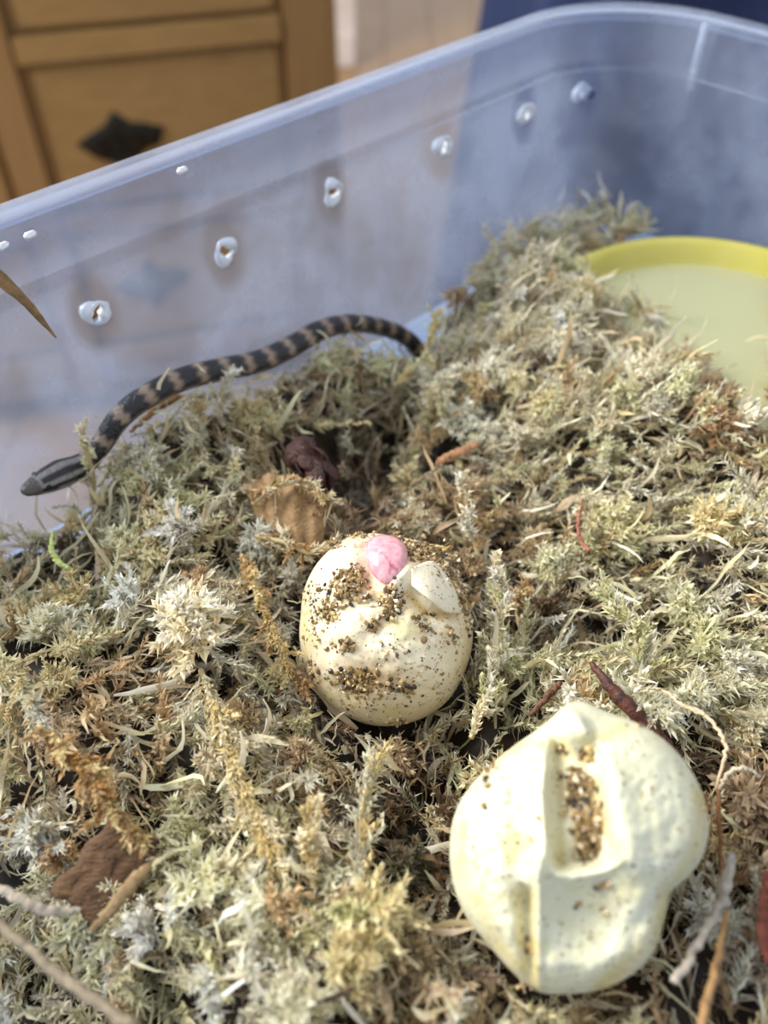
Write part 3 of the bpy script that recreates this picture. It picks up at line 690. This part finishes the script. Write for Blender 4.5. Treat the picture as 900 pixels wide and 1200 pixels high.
PROTO = [shoot(rng.uniform(.6, 1.4), int(rng.uniform(36, 58)), rng.uniform(.18, .36), rng.uniform(.028, .05), .42, rng.uniform(.35, .75)) for _ in range(36)]
PROTO_W = [wisp(rng.uniform(.5, 1.6), rng.uniform(.022, .055)) for _ in range(40)]
PROTO_H = [head(big=rng.uniform(.8, 1.15)) for _ in range(8)]

PAL = {'cream': lin('f4e9c8'), 'straw': lin('ead7a2'), 'green': lin('e6e3b4'), 'grey': lin('e8e2c8'), 'tan': lin('d8b888'), 'rust': lin('c29a62'), 'white': lin('fbf6e6'), 'brown': lin('a8845c'), 'dark': lin('4a3623')}
# dominant tints of the moss patches: (px, py, radius cm, tint, weight)
PATCH = [(40, 700, 1.4, 'green', 1.3), (20, 800, .9, 'straw', 2), (90, 880, 1.0, 'tan', 2.2), (110, 940, .8, 'rust', .8), (230, 720, 1.0, 'white', 1.8), (250, 690, 1, 'cream', 1.5), (170, 820, 1.0, 'tan', 1.2), (250, 930, 1.2, 'cream', 2), (200, 1080, 1.6, 'green', 1.5), (230, 1130, 1, 'white', .8), (330, 1120, 1.0, 'cream', 1.4),
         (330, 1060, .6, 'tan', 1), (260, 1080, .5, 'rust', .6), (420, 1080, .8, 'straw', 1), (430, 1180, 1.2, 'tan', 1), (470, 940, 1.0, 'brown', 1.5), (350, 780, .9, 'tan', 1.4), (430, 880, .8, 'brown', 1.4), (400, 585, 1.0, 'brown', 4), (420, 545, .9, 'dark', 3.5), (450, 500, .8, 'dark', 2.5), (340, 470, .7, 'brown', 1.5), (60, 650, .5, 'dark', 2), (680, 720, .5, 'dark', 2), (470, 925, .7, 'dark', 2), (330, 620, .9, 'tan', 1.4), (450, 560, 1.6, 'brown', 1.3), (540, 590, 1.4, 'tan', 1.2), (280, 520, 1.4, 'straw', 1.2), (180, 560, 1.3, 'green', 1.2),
         (400, 440, 1.5, 'green', .8), (400, 440, 1.5, 'brown', .8), (600, 380, 2.2, 'grey', 1.1), (640, 460, 2.5, 'cream', .9), (600, 500, 2, 'tan', .8), (800, 430, 1.0, 'tan', 1.0), (850, 500, 1.4, 'brown', 1.6), (720, 560, 2, 'green', .8), (730, 620, 2, 'grey', .9), (620, 620, 1.3, 'tan', 1), (580, 780, 1.1, 'green', 1.0), (580, 700, 1, 'white', .7), (750, 720, 1.4, 'green', 1.5), (770, 800, 1, 'green', 1.3), (870, 700, 1.6, 'grey', 1), (870, 920, 1.2, 'brown', 1.5), (560, 880, 1, 'green', .6), (540, 960, .8, 'grey', .9), (870, 1100, 1.2, 'brown', 1.3), (840, 1040, .8, 'grey', 1.0), (620, 1180, 1.5, 'tan', .8), (150, 650, 1, 'straw', 1), (510, 1080, 1.2, 'tan', 1.2)]
PC = [(at_z(x, y, -12.1), r, PAL[t], wt) for x, y, r, t, wt in PATCH]; PN = np.array([c[0][:2] for c in PC]); PR = np.array([c[1] for c in PC]); PW = np.array([c[3] for c in PC]) * np.array([.6 if p[3] in ('tan', 'rust') else 1.0 for p in PATCH]); PCOL = np.array([c[2] for c in PC])
def tint(p, depth, r):
    wt = PW * np.exp(-((p[:2] - PN) ** 2).sum(1) / PR ** 2)
    names = ['cream', 'straw', 'green', 'grey', 'tan', 'white']; bw = np.array([.22, .22, .2, .2, .1, .06])
    allc = np.vstack([PCOL, [PAL[k] for k in names]]); allw = np.concatenate([wt, bw]); c = allc[r.choice(len(allw), p=allw / allw.sum())]
    c = c * .75 + PAL[names[r.integers(len(names))]] * .25
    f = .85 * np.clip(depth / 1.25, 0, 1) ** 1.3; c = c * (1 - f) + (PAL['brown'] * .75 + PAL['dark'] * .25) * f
    return np.minimum(c * r.uniform(.92, 1.2), .97)
SNP = SN[::6]; SNpx = project(SN[::2])
OUT1, OUT2 = (E1, 1.0), (E2, 1.0)
def covers_egg(E, P, grow):
    """True where a sample lies inside the egg or hangs in front of it"""
    q = P - E.C; t = (E.C @ E.w) / (P @ E.w); pl = P * t[:, None] - E.C; U, V = pl @ E.u, pl @ E.v
    rho = np.hypot(U, V) / np.interp(np.arctan2(V, U), E.T, E.R)
    return ((rho < grow) & ((q @ E.w) > -.9 * E.depth)).any()
HIDE = [(332, 505, 392, 566), ]         # the husk stays uncovered
def ok(P):
    if covers_egg(E1, P, 1.0) or covers_egg(E2, P, 1.01): return False
    d = np.linalg.norm(P[:, None] - SNP[None], axis=-1)
    if d.min() < .30: return False
    pr = project(P)
    ds = np.linalg.norm(pr[:, None, :2] - SNpx[None, :, :2], axis=-1)
    vis = SNpx[None, :, 0] < 482
    if ((ds < 15) & vis & ~((SNpx[None, :, 0] > 108) & (SNpx[None, :, 0] < 128))).any(): return False
    for x0, y0, x1, y1 in HIDE:
        if ((pr[:, 0] > x0) & (pr[:, 0] < x1) & (pr[:, 1] > y0) & (pr[:, 1] < y1)).any(): return False
    # stay inside the tub
    a, b = P @ A_, P @ B_; off = -.9 * np.clip((RIM_Z - 1.4 - P[:, 2]) / (RIM_Z - 1.4 - TUB_FZ), 0, 1)
    if (a > a1 + off - .05).any() or (a < a0 - off + .05).any() or (b < b0 - off + .05).any() or (b > b1 + off - .05).any() or (P[:, 2] < TUB_FZ + .02).any(): return False
    if (inpoly(pr[:, 0], pr[:, 1]) & (pr[:, 2] < 26)).mean() > .22: return False
    return True
# how strongly strands follow a local direction: (px, py, px2, py2, radius)
FLOW = [(240, 790, 320, 1010, 1.2), (290, 640, 345, 800, .8), (560, 850, 600, 670, .8), (430, 900, 420, 1060, .8), (60, 700, 130, 640, 1), (140, 780, 260, 730, 1), (60, 880, 150, 980, 1), (700, 780, 760, 690, 1.2), (560, 480, 800, 520, 2), (600, 300, 630, 430, 1.6), (640, 620, 860, 700, 1.6), (780, 720, 900, 830, 1.4), (430, 1060, 480, 1190, 1), (200, 1060, 330, 1140, 1), (230, 480, 320, 560, 1.2), (820, 1150, 860, 1000, .8), (540, 1000, 500, 1150, .8)]
FD = [(at_z((a + c) / 2, (b + d) / 2, -12)[:2], nrm((at_z(c, d, -12) - at_z(a, b, -12))[:2]), r) for a, b, c, d, r in FLOW]
def flow(p, r):
    d = np.zeros(2)
    for c, v, rr in FD: d = d + v * math.exp(-((p[:2] - c) ** 2).sum() / rr ** 2)
    n = np.linalg.norm(d); a = math.atan2(d[1], d[0]) if n > .08 else 2.5 * math.pi * nz(p[0], p[1], .33, 21.0)
    return a + r.normal(0, .38 if n > .25 else .8)
def visible(P, m=60):
    q = project(P); return -m < q[0] < 900 + m and 230 < q[1] < 1200 + m and q[2] > 2
def moss():
    parts = []; rg = np.random.default_rng(21)
    def place(proto, p, d, s, depth, roll=None, bright=1.0):
        v, f, c = proto; R = frame(d, rg.uniform(0, 6.28) if roll is None else roll); W = (v * s) @ R + p
        if not ok(W[::7]): return False
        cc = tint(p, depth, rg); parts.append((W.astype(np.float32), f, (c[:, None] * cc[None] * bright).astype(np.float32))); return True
    N = 16000
    a = rg.uniform(a0, a1 - .6, N); b = rg.uniform(b0 + .3, b1, N); XY = (A_[None] * a[:, None] + B_[None] * b[:, None])[:, :2]
    Hs = H(XY[:, 0], XY[:, 1]); e = .35; gx = (H(XY[:, 0] + e, XY[:, 1], False) - H(XY[:, 0] - e, XY[:, 1], False)) / (2 * e); gy = (H(XY[:, 0], XY[:, 1] + e, False) - H(XY[:, 0], XY[:, 1] - e, False)) / (2 * e)
    n1 = 0
    for i in range(N):
        if Hs[i] < TUB_FZ + .25: continue
        p = np.array([*XY[i], Hs[i]])
        if not visible(p): 
            if rg.uniform() > .5: continue
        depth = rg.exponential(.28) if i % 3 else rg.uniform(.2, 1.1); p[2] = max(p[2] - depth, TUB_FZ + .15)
        th = flow(p, rg); el = rg.normal(.12, .38) + (.25 if depth < .15 else 0)
        d = np.array([math.cos(th) * math.cos(el), math.sin(th) * math.cos(el), math.sin(el)]); d[2] += (gx[i] * d[0] + gy[i] * d[1]) * .8
        if i % 9 < 5: pr, s = PROTO[rg.integers(len(PROTO))], rg.uniform(.6, 1.0)
        else: pr, s = PROTO_W[rg.integers(len(PROTO_W))], rg.uniform(.7, 1.2)
        if place(pr, p, d, s, depth): n1 += 1
    # star heads on the crests
    for k in range(560):
        aa, bb = rg.uniform(a0, a1 - .8), rg.uniform(b0 + .8, b1 - .3); q = A_ * aa + B_ * bb
        z = H(q[0], q[1])[0]
        if z < -13.3: continue
        p = np.array([q[0], q[1], z - .05])
        if not visible(p, 500) and rg.uniform() > .5: continue
        d = nrm(np.array([rg.normal(0, .6), rg.normal(-.35, .5), .9])); place(PROTO_H[rg.integers(len(PROTO_H))], p, d, rg.uniform(.6, 1.35), rg.uniform(0, .2), bright=1.05)
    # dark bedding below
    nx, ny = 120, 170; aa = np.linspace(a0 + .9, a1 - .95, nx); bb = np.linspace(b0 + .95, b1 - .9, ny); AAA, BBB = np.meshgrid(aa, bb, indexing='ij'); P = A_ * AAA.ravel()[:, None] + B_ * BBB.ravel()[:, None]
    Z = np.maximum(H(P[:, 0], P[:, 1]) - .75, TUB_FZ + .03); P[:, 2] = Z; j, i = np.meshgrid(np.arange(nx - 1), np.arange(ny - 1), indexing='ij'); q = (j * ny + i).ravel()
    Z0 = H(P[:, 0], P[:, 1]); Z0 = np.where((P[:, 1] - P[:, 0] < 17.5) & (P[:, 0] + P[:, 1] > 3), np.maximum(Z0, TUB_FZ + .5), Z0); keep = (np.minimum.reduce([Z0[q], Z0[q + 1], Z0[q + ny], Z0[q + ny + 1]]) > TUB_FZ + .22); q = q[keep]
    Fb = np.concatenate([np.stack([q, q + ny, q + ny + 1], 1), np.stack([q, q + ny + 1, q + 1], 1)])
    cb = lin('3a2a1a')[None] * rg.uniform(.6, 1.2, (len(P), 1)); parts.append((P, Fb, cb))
    V, Fc, C, n = [], [], [], 0
    for v, f, c in parts: V.append(v); Fc.append(f + n); C.append(c); n += len(v)
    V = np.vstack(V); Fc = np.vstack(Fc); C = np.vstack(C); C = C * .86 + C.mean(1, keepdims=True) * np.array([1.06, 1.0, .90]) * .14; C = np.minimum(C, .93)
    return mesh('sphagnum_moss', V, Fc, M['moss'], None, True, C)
def moss_mat():
    t = NT('dried_moss'); a = t.n('VertexColor', dict(layer_name='Col')).outputs[0]; p = t.pos(); f = t.noise(p, 7, 3)
    c = t.mix(.35, a, t.ramp(f, [(.3, (.8, .74, .62)), (.55, (1, 1, 1))]), 'MULTIPLY')
    b = t.n('BsdfPrincipled', Base_Color=c, Roughness=.5).outputs[0]; tr = t.n('BsdfTranslucent', Color=c).outputs[0]
    return t.end(t.n('MixShader', i0=.35, i1=b, i2=tr).outputs[0])
M['moss'] = moss_mat()
tag(moss(), 'heap of dried pale sphagnum moss filling the tub', 'moss', kind='stuff')

# single sprigs that stand out of the heap
def sprig(name, label, pts, tints, L=.6, n=26, ll=.2, lw=.045, spread=.5, side=.7, seed=0, cat='moss sprig'):
    r = np.random.default_rng(seed + 100); P = spline([at_z(x, y, z) for x, y, z in pts], n); T = nrm(np.gradient(P, axis=0)); V, Fc, C, k = [], [], [], 0
    for i in range(n):
        v, f, c = shoot(L * r.uniform(.7, 1.2) * (1 - .35 * i / n), 22, ll, lw, .3, spread, r=r); rd = nrm(r.normal(size=3)); rd = nrm(rd + Z_ * .5 - FW * .4)
        W = (v @ frame(T[i] + rd * side * r.uniform(.4, 1.2), r.uniform(0, 6))) + P[i]; cc = PAL[tints[r.integers(len(tints))]] * r.uniform(.9, 1.12)
        V.append(W); Fc.append(f + k); C.append(c[:, None] * cc[None]); k += len(v)
    v, f = tube(P, .045, 6); f = [q for q in f if len(q) == 4]; f = np.array(f); f = np.vstack([f[:, [0, 1, 2]], f[:, [0, 2, 3]]]); V.append(v); Fc.append(f + k); C.append(np.tile(PAL['straw'] * .8, (len(v), 1)))
    tag(mesh(name, np.vstack(V), np.vstack(Fc), M['moss'], None, True, np.vstack(C)), label, cat)
sprig('moss_sprig', 'long pale straw-coloured moss strand running down left of centre below the pale tuft', [(235, 785, -11.5), (262, 850, -11.4), (288, 930, -11.3), (325, 1010, -11.4)], ['cream', 'straw'], .75, 34, side=.35, seed=1)
sprig('moss_sprig', 'upright feathery greenish white moss sprig just right of the round gritty egg', [(552, 865, -12.2), (578, 790, -12.0), (588, 720, -11.8), (582, 665, -11.5)], ['cream', 'green', 'white'], .5, 30, side=.8, seed=2)
sprig('moss_sprig', 'tan moss strand curling down between the pale tuft and the round egg', [(283, 650, -11.9), (305, 700, -11.8), (325, 755, -12.0), (350, 800, -12.2)], ['tan', 'straw'], .5, 26, side=.6, seed=3)
sprig('moss_sprig', 'grey-beige upright moss bundle with curled tips left of the dented egg', [(425, 1070, -11.4), (422, 1010, -11.5), (428, 950, -11.5), (436, 905, -11.4)], ['straw', 'grey'], .8, 24, side=.3, seed=4)
sprig('moss_sprig', 'orange-tan moss clump at the left edge above the bark chip', [(45, 850, -10.9), (85, 890, -10.9), (120, 930, -11.1), (160, 975, -11.3)], ['tan', 'straw', 'rust'], .55, 34, side=.7, seed=5)
sprig('moss_sprig', 'small pointed cream moss sprig standing below the long pale strand', [(368, 1040, -11.5), (362, 1000, -11.3), (366, 955, -11.1)], ['cream', 'straw'], .4, 18, side=.5, seed=6)
sprig('moss_sprig', 'pale yellow-green blurry moss sprig leaning beside the tail end of the snake', [(462, 452, -12.3), (490, 425, -12.1), (508, 395, -11.9), (512, 372, -11.7)], ['green', 'straw'], .45, 16, side=.45, seed=7)
sprig('moss_sprig', 'fluffy greenish moss sprig right of centre behind the dark twig', [(760, 800, -11.9), (748, 760, -11.6), (735, 730, -11.5), (712, 700, -11.5)], ['green', 'grey'], .55, 30, side=.8, seed=8)
sprig('moss_sprig', 'tall pale moss tuft rising against the tub wall left of the yellow bowl', [(625, 400, -12.3), (618, 365, -11.9), (615, 335, -11.4), (622, 308, -10.9)], ['grey', 'cream'], .7, 30, side=.8, seed=9)
sprig('moss_sprig', 'bright lime green moss tip in the lower middle of the heap', [(432, 1078, -11.1), (420, 1072, -11.0), (404, 1070, -11.0)], ['green'], .25, 10, side=.6, seed=10)
sprig('moss_sprig', 'brownish cream moss sprig standing behind the round egg with hooked white tips', [(560, 650, -12.3), (552, 620, -12.0), (545, 590, -11.7), (540, 570, -11.5)], ['tan', 'cream', 'white'], .4, 18, side=.7, seed=11)
sprig('moss_sprig', 'tan fibrous moss wisp lying across the top of the dead leaf', [(296, 590, -11.5), (322, 572, -11.2), (352, 566, -11.2), (386, 585, -11.4)], ['tan', 'straw', 'cream'], .35, 20, lw=.03, side=.8, seed=12)
sprig('moss_sprig', 'pale bristly moss wisp below the dead leaf above the round egg', [(300, 628, -11.8), (335, 636, -11.7), (362, 648, -11.8), (382, 640, -11.9)], ['tan', 'cream'], .35, 18, lw=.03, side=.9, seed=13)
sprig('moss_sprig', 'small white-tipped moss spray in front of the snake near the left straw', [(262, 500, -11.8), (258, 478, -11.5), (262, 455, -11.2), (272, 440, -11.0)], ['cream', 'white'], .35, 12, lw=.03, side=.7, seed=14)
sprig('moss_sprig', 'pale moss spray rising over the neck of the snake behind its head', [(108, 590, -12.3), (110, 560, -11.8), (102, 530, -11.2), (98, 508, -10.8)], ['green', 'cream'], .35, 12, lw=.03, side=.7, seed=15)
def star():
    r = np.random.default_rng(55); c = at_z(222, 735, -11.3); v, f, cc = head(r, 1.5); v2, f2, c2 = head(r, 1.2)
    W = v @ frame(nrm(-FW + Z_ * .5)) + c; W2 = v2 @ frame(nrm(-FW - RT * .3)) + c + np.array([.1, .1, .25])
    Cc = np.vstack([cc[:, None] * PAL['cream'][None] * 1.1, c2[:, None] * PAL['white'][None] * 1.05])
    tag(mesh('moss_sprig', np.vstack([W, W2]), np.vstack([f, f2 + len(v)]), M['moss'], None, True, Cc), 'pale star-shaped moss tuft left of the round egg, the brightest head in the heap', 'moss sprig')
star()

# ---------------------------------------------------------------- twigs, straws, roots
def stick(name, label, cat, pts, rad, c1, c2, n=30, seg=9, jit=.08, flat=1.0, rough=.7, seed=1):
    r = np.random.default_rng(seed); P = spline([at_z(*q) for q in pts], n); P[1:-1] += r.normal(0, .012, (n - 2, 3))
    R = np.interp(np.linspace(0, 1, n), np.linspace(0, 1, len(rad)), rad)
    V, Fc = tube(P, R, seg, flat, (0.1, -.4, 1), jit, r)
    tag(mesh(name, V, Fc, simple(name + '_bark', c1, c2, 6, rough, (1, 1, 1), .6, .0006)), label, cat)
# the dry stalk hanging over the rim at the left
P3 = [at_wall(-70, 262, 20.6), at_wall(-20, 308, 19.9), at_wall(28, 352, 19.3), at_wall(66, 396, 18.9)]
V, Fc = tube(spline(P3, 24), np.interp(np.linspace(0, 1, 24), [0, .4, .8, 1], [.13, .13, .07, .015]), 9, .6, (0, -.3, 1), .08, np.random.default_rng(2))
tag(mesh('dry_stalk', V, Fc, simple('stalk_bark', '5c4428', '9a7a4c', 5, .7)), 'brown dry stalk poking over the tub rim at the left edge', 'stalk')
stick('straw', 'curved ochre straw lying below the middle of the snake', 'straw', [(152, 506, -11.9), (178, 484, -11.75), (205, 468, -11.7), (240, 462, -11.8)], [.03, .08, .09, .03], '8a6234', 'b98a50', seed=3)
stick('straw', 'long grey-brown straw crossing the bottom left corner', 'straw', [(-30, 1062, -10.6), (30, 1108, -10.5), (80, 1152, -10.4), (160, 1205, -10.3)], [.05, .06, .065, .06], '6f6250', '9b8d74', seed=4)
stick('straw', 'flat tan straw laid across the bark chip', 'straw', [(106, 1092, -11.5), (135, 1060, -11.45), (160, 1030, -11.4), (190, 1000, -11.5)], [.04, .09, .09, .03], '7d6443', 'a08760', flat=.4, seed=5)
stick('straw', 'pinkish white flat straw at the left edge above the corner straw', 'straw', [(-20, 1034, -10.9), (20, 1052, -10.9), (55, 1066, -11.0), (95, 1066, -11.1)], [.05, .06, .07, .02], '9c8e7c', 'b8ab98', flat=.25, seed=6)
stick('twig', 'dark reddish brown twig sticking out behind the dented egg', 'twig', [(692, 776, -11.2), (715, 803, -11.25), (740, 832, -11.4), (775, 866, -11.7), (810, 905, -12.0)], [.035, .10, .115, .11, .06], '2e1612', '6e4030', jit=.14, rough=.45, seed=7)
stick('twig', 'short thin brown twig between the two eggs', 'twig', [(663, 794, -11.9), (645, 812, -11.9), (622, 838, -11.9)], [.03, .06, .04], '4a3024', '7a553c', jit=.14, seed=8)
stick('root_thread', 'thin beige root thread looping right of the dented egg', 'root', [(745, 812, -11.3), (775, 808, -11.2), (800, 826, -11.1), (830, 842, -11.0), (850, 878, -11.0), (838, 925, -11.1)], [.015, .025, .03, .03, .03, .015], 'b19a78', 'd6c4a2', n=50, jit=.05, seed=9)
stick('root_thread', 'reddish brown upright root thread right of the dented egg', 'root', [(850, 880, -11.2), (842, 935, -11.3), (844, 990, -11.4), (846, 1040, -11.4)], [.02, .03, .03, .02], '6a4022', '94633a', seed=10)
stick('root_thread', 'short forked pale root thread at the right edge', 'root', [(843, 925, -11.1), (855, 905, -11.0), (872, 900, -11.0), (890, 910, -11.1)], [.02, .03, .03, .02], 'b8a68a', 'd9c9ac', seed=11)
stick('stem', 'ochre brown stem standing at the bottom right', 'stem', [(852, 1068, -10.9), (846, 1100, -10.8), (836, 1145, -10.7), (820, 1215, -10.6)], [.035, .045, .05, .06], '7d5f3a', '9f7c50', seed=12)
stick('stem', 'whitish grey fuzzy stem slanting down beside the ochre stem', 'stem', [(856, 1000, -11.0), (846, 1052, -10.9), (818, 1105, -10.8), (790, 1152, -10.7)], [.06, .07, .05, .05], '96897a', 'c4b9a8', jit=.2, seed=13)
stick('stem', 'dark red-brown strip of stem at the right edge', 'stem', [(900, 1020, -11.0), (896, 1055, -11.0), (895, 1090, -11.0), (901, 1130, -11.0)], [.05, .07, .08, .06], '5a2a1c', '7e4330', flat=.5, seed=14)
stick('stem', 'small curved red stem in the moss right of centre', 'stem', [(684, 586, -11.75), (678, 605, -11.7), (678, 628, -11.7), (690, 645, -11.7)], [.02, .035, .035, .04], '7a4436', 'a56a54', seed=15)
stick('stem', 'tiny dark needle at the bottom below the bright green tip', 'stem', [(372, 1176, -10.7), (393, 1168, -10.7), (415, 1158, -10.7)], [.012, .03, .02], '33241a', '4a382a', seed=16)
stick('bark_chip', 'small orange-brown splinter in the moss behind the round egg', 'wood chip', [(512, 543, -12.2), (530, 533, -12.1), (560, 520, -12.0)], [.06, .11, .07], '96694a', 'b98a62', flat=.5, seed=17)
stick('grass_blade', 'pale blade of grass leaning left of the yellow bowl', 'grass', [(655, 348, -11.3), (685, 336, -11.1), (722, 322, -10.9)], [.05, .06, .02], 'b9b79e', 'd2cfb8', flat=.4, seed=18)
stick('grass_blade', 'small yellow-green curled blade at the left edge of the heap', 'grass', [(62, 622, -11.6), (60, 640, -11.6), (68, 658, -11.7), (82, 668, -11.8)], [.02, .05, .06, .03], 'a9b25a', 'c4cb7e', flat=.5, seed=19)
def bark():
    r = np.random.default_rng(9); c = at_z(128, 1020, -12.1); u = nrm(at_z(150, 985, -11.7) - at_z(105, 1055, -12.2)); n = nrm(-FW + Z_ * .3); s = np.cross(n, u); V = []; nx, ny = 14, 10
    for side in (1, -1):
        for i in range(nx):
            for j in range(ny):
                x, y = (i / (nx - 1) - .5), (j / (ny - 1) - .5)
                V.append(c + u * (x * 1.35 + .05 * math.sin(y * 9)) + s * (y * .95 * (1 - .3 * x) + .04 * math.sin(x * 14)) + n * (side * .09 + .05 * math.sin(y * 22 + x * 3) + r.normal(0, .012) - .25 * y * y))
    q = lambda i, j, k=0: k * nx * ny + i * ny + j; Fc = [[q(i, j), q(i + 1, j), q(i + 1, j + 1), q(i, j + 1)] for i in range(nx - 1) for j in range(ny - 1)]; Fc += [[a + nx * ny for a in f[::-1]] for f in Fc]
    bd = [q(i, 0) for i in range(nx)] + [q(nx - 1, j) for j in range(1, ny)] + [q(i, ny - 1) for i in range(nx - 2, -1, -1)] + [q(0, j) for j in range(ny - 2, 0, -1)]
    Fc += [[bd[i], bd[i - 1], bd[i - 1] + nx * ny, bd[i] + nx * ny] for i in range(len(bd))]
    tag(mesh('bark_chip', np.array(V), Fc, simple('bark', '4d3622', '7b5c3e', 2.5, .8, (1, 3, 1), .6, .001)), 'flat dark brown bark chip in a hollow at the lower left', 'wood chip')
bark()
def husk():
    """dried bud of overlapping papery scales"""
    c = at_z(360, 538, -11.45); ax = nrm((at_z(385, 562, -11.6) - at_z(345, 510, -11.2))); root = empty('seed_husk', c - Z_ * .4, 'dark brown crumpled papery husk behind the round egg', 'husk')
    n = nrm(-FW - ax * ((-FW) @ ax)); s = np.cross(ax, n); r = np.random.default_rng(12); m = simple('husk_brown', '241009', '512c1f', 3, .5, bump=.8, bd=.001)
    for k in range(11):
        row, ph = k // 4, k * 2.4 + r.normal(0, .2); base = c - ax * (.42 - row * .28); rd = n * math.cos(ph) + s * math.sin(ph); tg = np.cross(ax, rd); V = []; nu, nv = 9, 7; w0 = .34; l0 = .62
        for layer in (0, 1):
            for i in range(nu):
                f = i / (nu - 1)
                for j in range(nv):
                    g = j / (nv - 1) - .5; wd = w0 * math.sin(math.pi * (.18 + .74 * f)) ** .8
                    V.append(base + ax * (l0 * f) + tg * (g * 2 * wd) + rd * (.20 + .10 * math.sin(f * 3) - 0.9 * g * g * wd * 1.6 + .025 * math.sin(g * 25 + k) + r.normal(0, .008) - layer * .035 + (.06 * f if k > 6 else 0)))
        q = lambda i, j: i * nv + j; N = nu * nv; Fc = [[q(i, j), q(i, j + 1), q(i + 1, j + 1), q(i + 1, j)] for i in range(nu - 1) for j in range(nv - 1)]; Fc += [[a + N for a in f[::-1]] for f in Fc]
        bd = [q(i, 0) for i in range(nu)] + [q(nu - 1, j) for j in range(1, nv)] + [q(i, nv - 1) for i in range(nu - 2, -1, -1)] + [q(0, j) for j in range(nv - 2, 0, -1)]
        Fc += [[bd[i - 1], bd[i], bd[i] + N, bd[i - 1] + N] for i in range(len(bd))]
        mesh('scale', np.array(V), Fc, m, root)
husk()
def leaf():
    """broad tan dead leaf with a ragged lower edge"""
    cor = [(288, 572), (312, 556), (348, 558), (380, 578)]; low = [(300, 606), (326, 618), (354, 632), (380, 648)]; n = 40; m = 14
    top = spline([at_z(x, y, z) for (x, y), z in zip(cor, (-11.6, -11.35, -11.35, -11.6))], n); lo = spline([at_z(x, y, z) for (x, y), z in zip(low, (-11.9, -11.75, -11.8, -12.1))], n); r = np.random.default_rng(31); V = []
    rag = np.array([.13 * abs(math.sin(i * 1.15)) + r.uniform(0, .1) for i in range(n)])
    for layer in (0, 1):
        for k in range(m + 1):
            f = k / m
            for i in range(n):
                ff = f * (1 + rag[i] * f ** 3); bul = .16 * math.sin(math.pi * f * .9) + .05 * math.sin(i * .55 + f * 2); V.append(top[i] * (1 - ff) + lo[i] * ff + (Z_ * .6 - FW * .5) * bul + r.normal(0, .006, 3) - Z_ * .03 * layer)
    q = lambda k, i: k * n + i; N = (m + 1) * n; Fc = [[q(k, i), q(k, i + 1), q(k + 1, i + 1), q(k + 1, i)] for k in range(m) for i in range(n - 1)]; Fc += [[a + N for a in f[::-1]] for f in Fc]
    bd = [q(0, i) for i in range(n)] + [q(k, n - 1) for k in range(1, m + 1)] + [q(m, i) for i in range(n - 2, -1, -1)] + [q(k, 0) for k in range(m - 1, 0, -1)]
    Fc += [[bd[i - 1], bd[i], bd[i] + N, bd[i - 1] + N] for i in range(len(bd))]
    tag(mesh('dead_leaf', np.array(V), Fc, simple('dead_leaf_tan', '80613c', 'b09066', 3, .7, (1, 1, 3), .7, .001)), 'broad tan dead leaf with ragged edge below the dark husk', 'leaf')
leaf()
# rusty crumbs at the foot of the wall beside the bowl
stick('bark_chip', 'rusty brown splinter at the wall left of the yellow bowl', 'wood chip', [(668, 312, -12.6), (690, 306, -12.5), (715, 303, -12.5)], [.12, .2, .1], '5e3322', '8a5640', jit=.2, seed=20)
stick('bark_chip', 'small upright tan splinter at the wall left of the yellow bowl', 'wood chip', [(727, 305, -12.4), (726, 290, -12.0), (728, 275, -11.6)], [.1, .12, .07], '8a6a50', 'a98a6c', jit=.15, seed=21)
